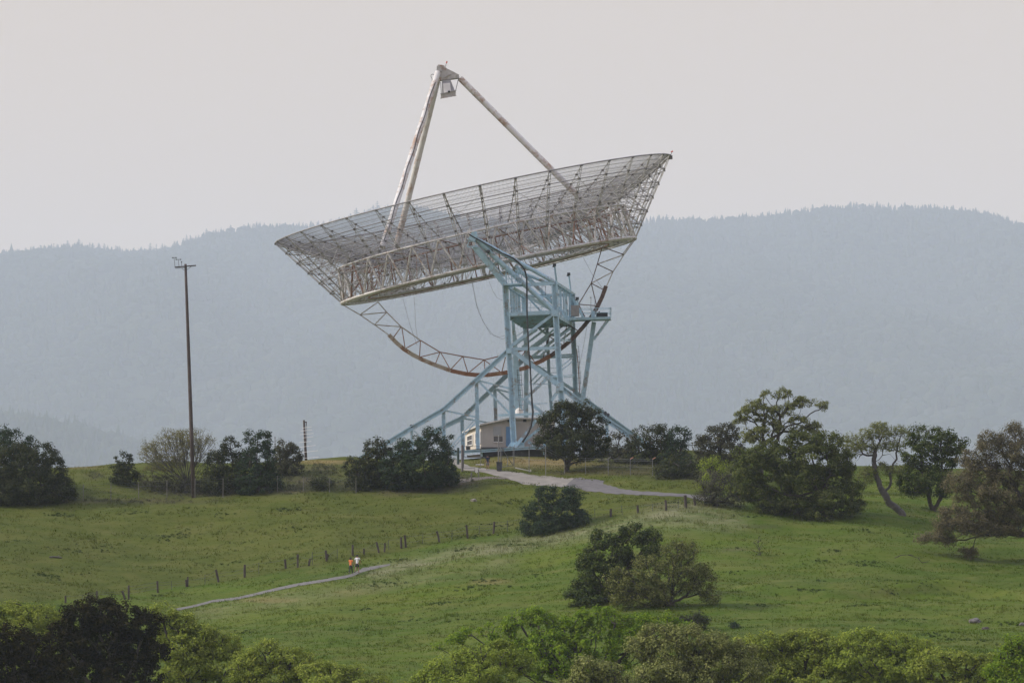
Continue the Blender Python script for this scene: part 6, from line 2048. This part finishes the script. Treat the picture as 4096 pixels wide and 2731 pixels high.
pts = [(580, 290, 570, 250), (570, 250, 560, 200), (560, 200, 568, 160), (570, 250, 540, 215), (570, 250, 590, 225), (575, 275, 530, 255), (575, 275, 590, 262), (560, 200, 545, 180), (560, 200, 580, 178), (565, 225, 535, 200), (575, 280, 520, 285), (568, 240, 588, 205)]
twiggy(*z6(580, 292), [(*z6(a, c), *z6(d, e_), .03, .015) for a, c, d, e_ in pts], 'dead thistle-like sapling standing alone on the right-hand slope', 'sapling', 'sapling', 'greyscrub')
pts = [(1480, 305, 1520, 285), (1520, 285, 1570, 282), (1570, 282, 1640, 305), (1640, 305, 1662, 335), (1520, 285, 1500, 300), (1570, 282, 1610, 285), (1640, 305, 1650, 298), (1662, 335, 1710, 330)]
twiggy(*z6(1660, 342), [(*z6(a, c), *z6(d, e_), .04, .02) for a, c, d, e_ in pts], 'fallen bare branch arching over the grass below the russet oak', 'fallen_branch', 'branch')


# ------------------------------------------------------------------ people
def skin_mesh(verts, edges, radii, name, mat, levels=1):
    me = bpy.data.meshes.new(name)
    me.from_pydata([tuple(v) for v in verts], edges, [])
    o = bpy.data.objects.new(name, me)
    COL.objects.link(o)
    m = o.modifiers.new('skin', 'SKIN')
    me.skin_vertices.new() if not me.skin_vertices else None
    for k, r in enumerate(radii):
        sv = me.skin_vertices[0].data[k]
        sv.radius = (r, r) if not hasattr(r, '__len__') else r
        sv.use_root = (k == 0)
    m.use_smooth_shade = True
    if levels:
        s = o.modifiers.new('sub', 'SUBSURF'); s.levels = levels; s.render_levels = levels
    me.materials.append(mat)
    return o


M_SKIN = plain('skin', (.34, .19, .13), .08, 8, .6)
M_HAIR = plain('black_hair', (.012, .011, .011), .2, 8, .6)
M_SHOE = plain('shoe', (.06, .06, .065), .2, 6)
M_PSHOE = plain('pale_shoe', (.5, .48, .45), .1, 6)


def person(px, py, height, face, label, top_mat, leg_mat, shorts, hair_long, pose, Yoff=0.0, shoe=None, sleeve=.6, shirt_len=.0, pdir=0.0):
    """Standing or walking figure seen from behind; height in m; face = heading in radians about Z (0 = away from the camera)."""
    f = hit(px, py)
    e = empty('person', f, label, 'person')
    e.rotation_euler = (0, 0, face)
    s = height / 1.75

    def V(x, y, z): return Vector((x * s, y * s, z * s))
    # y = forward
    sl, sr, al, ar = pose         # leg swing and arm swing, left and right
    J = {}
    J['pel'] = V(0, 0, .95); J['waist'] = V(0, .01, 1.10); J['chest'] = V(0, .02, 1.32); J['neckb'] = V(0, .0, 1.47); J['neck'] = V(0, .01, 1.52); J['head'] = V(0, .03, 1.63); J['crown'] = V(0, .02, 1.70)
    for n, sx, sw in (('l', -1, sl), ('r', 1, sr)):
        J['hip' + n] = V(.09 * sx, 0, .90)
        kz = .50 + .02 * abs(sw)
        J['knee' + n] = V(.10 * sx, .42 * math.sin(sw) + (.05 if sw < 0 else 0), kz)
        J['ank' + n] = V(.10 * sx, .80 * math.sin(sw) - (.10 if sw < 0 else 0), .09 + (.07 if sw < 0 else 0))
        J['toe' + n] = J['ank' + n] + V(.02 * sx, .16, -.055)
    for n, sx, sw in (('l', -1, al), ('r', 1, ar)):
        J['sh' + n] = V(.19 * sx, 0, 1.42)
        J['elb' + n] = V(.24 * sx, .26 * math.sin(sw), 1.15)
        J['wri' + n] = V(.25 * sx + .02 * sx, .42 * math.sin(sw) + .08, .92)
    names = list(J)
    rad = {'pel': (.15, .105), 'waist': (.135, .095), 'chest': (.155, .11), 'neckb': .07, 'neck': .055, 'head': (.078, .095), 'crown': (.06, .07)}
    for n in 'lr':
        rad.update({'hip' + n: .085, 'knee' + n: .055, 'ank' + n: .038, 'toe' + n: .03, 'sh' + n: .055, 'elb' + n: .04, 'wri' + n: .027})
    E = [('pel', 'waist'), ('waist', 'chest'), ('chest', 'neckb'), ('neckb', 'neck'), ('neck', 'head'), ('head', 'crown')]
    for n in 'lr': E += [('pel', 'hip' + n), ('hip' + n, 'knee' + n), ('knee' + n, 'ank' + n), ('ank' + n, 'toe' + n), ('neckb', 'sh' + n), ('sh' + n, 'elb' + n), ('elb' + n, 'wri' + n)]
    verts = [J[n] for n in names]
    idx = {n: i for i, n in enumerate(names)}
    edges = [(idx[a], idx[b]) for a, b in E]
    radii = [tuple(np.array(rad[n]) * s) if hasattr(rad[n], '__len__') else rad[n] * s for n in names]
    for n, sx in (('l', -1), ('r', 1)):       # hands: palm, four fingers of different length, thumb from the side
        w = J['wri' + n]
        d = (w - J['elb' + n]).normalized()
        fw = Vector((0, 1, 0))
        verts.append(w + d * (.07 * s)); radii.append((.036 * s, .02 * s)); pal = len(verts) - 1
        edges.append((idx['wri' + n], pal))
        for k, ln in enumerate((.062, .072, .068, .052)):
            o = fw * ((.027 - .018 * k) * s)
            b0 = w + d * (.10 * s) + o
            verts += [b0, b0 + d * (ln * .55 * s) + Vector((-.006 * sx * s, .002, 0)), b0 + d * (ln * s) + Vector((-.02 * sx * s, .004, 0))]
            radii += [.0095 * s, .009 * s, .008 * s]
            m = len(verts)
            edges += [(pal, m - 3), (m - 3, m - 2), (m - 2, m - 1)]
        b0 = w + d * (.035 * s) + fw * (.036 * s)
        verts += [b0, b0 + d * (.04 * s) + fw * (.012 * s)]
        radii += [.011 * s, .009 * s]
        m = len(verts)
        edges += [(idx['wri' + n], m - 2), (m - 2, m - 1)]
    o = skin_mesh(verts, edges, radii, 'body', M_SKIN)
    o.parent = e

    def cover(name, chain, grow_, mat, links):
        vs = [J[c] if isinstance(c, str) else c for c, _ in chain]
        rs = [tuple(np.array(r) * s) if hasattr(r, '__len__') else r * s for _, r in chain]
        q = skin_mesh(vs, links, rs, name, mat)
        q.parent = e
        return q

    def lerp(a, b, t): return J[a].lerp(J[b], t)
    hem = V(0, 0, .90 - shirt_len)
    cover('shirt', [(V(0, .01, 1.10), (.155, .115)), (hem, (.165, .125)), (J['chest'], (.175, .13)), (V(0, 0, 1.44), (.12, .09)), (J['shl'], .075), (lerp('shl', 'elbl', sleeve), .066), (J['shr'], .075), (lerp('shr', 'elbr', sleeve), .066), (V(0, 0, 1.485), .068)],
          0, top_mat, [(0, 1), (0, 2), (2, 3), (3, 4), (4, 5), (3, 6), (6, 7), (3, 8)])
    end = 1.0 if shorts else 1.0
    ch = [(V(0, 0, 1.0), (.15, .11)), (J['pel'], (.16, .118))]
    li = [(0, 1)]
    for n in 'lr':
        k0 = len(ch)
        if shorts:
            ch += [(J['hip' + n], .105), (lerp('hip' + n, 'knee' + n, .85), .09)]
            li += [(1, k0), (k0, k0 + 1)]
        else:
            ch += [(J['hip' + n], .10), (J['knee' + n], .075), (lerp('knee' + n, 'ank' + n, .95), .058)]
            li += [(1, k0), (k0, k0 + 1), (k0 + 1, k0 + 2)]
    cover('shorts' if shorts else 'trousers', ch, 0, leg_mat, li)
    for n in 'lr':
        q = skin_mesh([J['ank' + n] + V(0, -.04, -.03), J['ank' + n] + V(0, .06, -.045), J['toe' + n] + V(0, .02, .0)], [(0, 1), (1, 2)], [.047 * s, .047 * s, .038 * s], 'shoe', shoe or M_SHOE)
        q.parent = e
    hv = [V(0, .0, 1.64), V(0, -.005, 1.70), V(0, -.03, 1.60)]
    hr = [(.092, .10), (.075, .08), (.075, .065)]
    hl = [(0, 1), (0, 2)]
    if hair_long:
        hv += [V(-.02, -.08, 1.55), V(-.05, -.11, 1.47)]
        hr += [(.085, .06), (.05, .04)]
        hl += [(2, 3), (3, 4)]
    q = skin_mesh(hv, hl, [tuple(np.array(r) * s) for r in hr], 'hair', M_HAIR)
    q.parent = e
    # face: eyes, nose, mouth, ears
    for nm, pts, mt in (('eye', [(-.032, .118, 1.635), (.032, .118, 1.635)], M_HAIR), ('ear', [(-.083, .02, 1.625), (.083, .02, 1.625)], M_SKIN)):
        for p in pts:
            b = MB(); b.lathe(V(*p) - Vector((0, 0, .012)), [(.003, 0), (.012, .008), (.013, .016), (.004, .028)], 6)
            ob = b.build(nm, mt); ob.parent = e
    b = MB(); b.lathe(V(0, .125, 1.585), [(.016, 0), (.014, .015), (.004, .05)], 6); ob = b.build('nose', M_SKIN); ob.parent = e
    b = MB(); b.box(V(0, .115, 1.562), (.045, .012, .01)); ob = b.build('mouth', plain('lips', (.25, .10, .08), .1)); ob.parent = e
    return e


def z7(x, y): return (1250 + x / 5.2275, 2100 + y / 5.2275)


person(*z7(800, 1022), 1.62, -.5, 'walker with long dark hair in an orange top and black trousers on the footpath', plain('orange_cloth', (.80, .22, .06), .08), plain('black_cloth', (.014, .016, .020), .2), False, True, (-.14, .22, .25, .3), sleeve=.55)
person(*z7(935, 1008), 1.80, -.35, 'walker in a white T-shirt and black shorts on the footpath', plain('white_cloth', (.70, .72, .75), .05), plain('dark_shorts', (.014, .018, .026), .2), True, False, (-.34, .18, -.1, .45), sleeve=.62, shirt_len=.02, shoe=M_SHOE)
person(*zg(964, 1243), 1.66, .25, 'person in a dark blue shirt and grey shorts standing inside the gate', plain('navy_cloth', (.018, .028, .075), .15), plain('grey_cloth', (.20, .19, .18), .1), True, False, (.04, -.02, .1, .1), shoe=M_PSHOE, shirt_len=.0)


# ------------------------------------------------------------------ haze
hm = bpy.data.materials.new('haze_air')
hm.use_nodes = True
hn = hm.node_tree
hn.nodes.clear()
ho = hn.nodes.new('ShaderNodeOutputMaterial')
hv = hn.nodes.new('ShaderNodeVolumePrincipled')
hv.inputs['Color'].default_value = (0.81, 0.905, 1.0, 1)
hv.inputs['Density'].default_value = HAZE_DENSITY
hv.inputs['Anisotropy'].default_value = 0.0
hn.links.new(hv.outputs[0], ho.inputs['Volume'])
b = MB()
b.box((0, 8960, 738), (8600, 18120, 1520))
o = b.build('haze', hm)
tag(o, 'pale haze filling the valley air', kind='stuff')
print('TREES', sum(n for _, n in ALL_TREES), 'clumps')
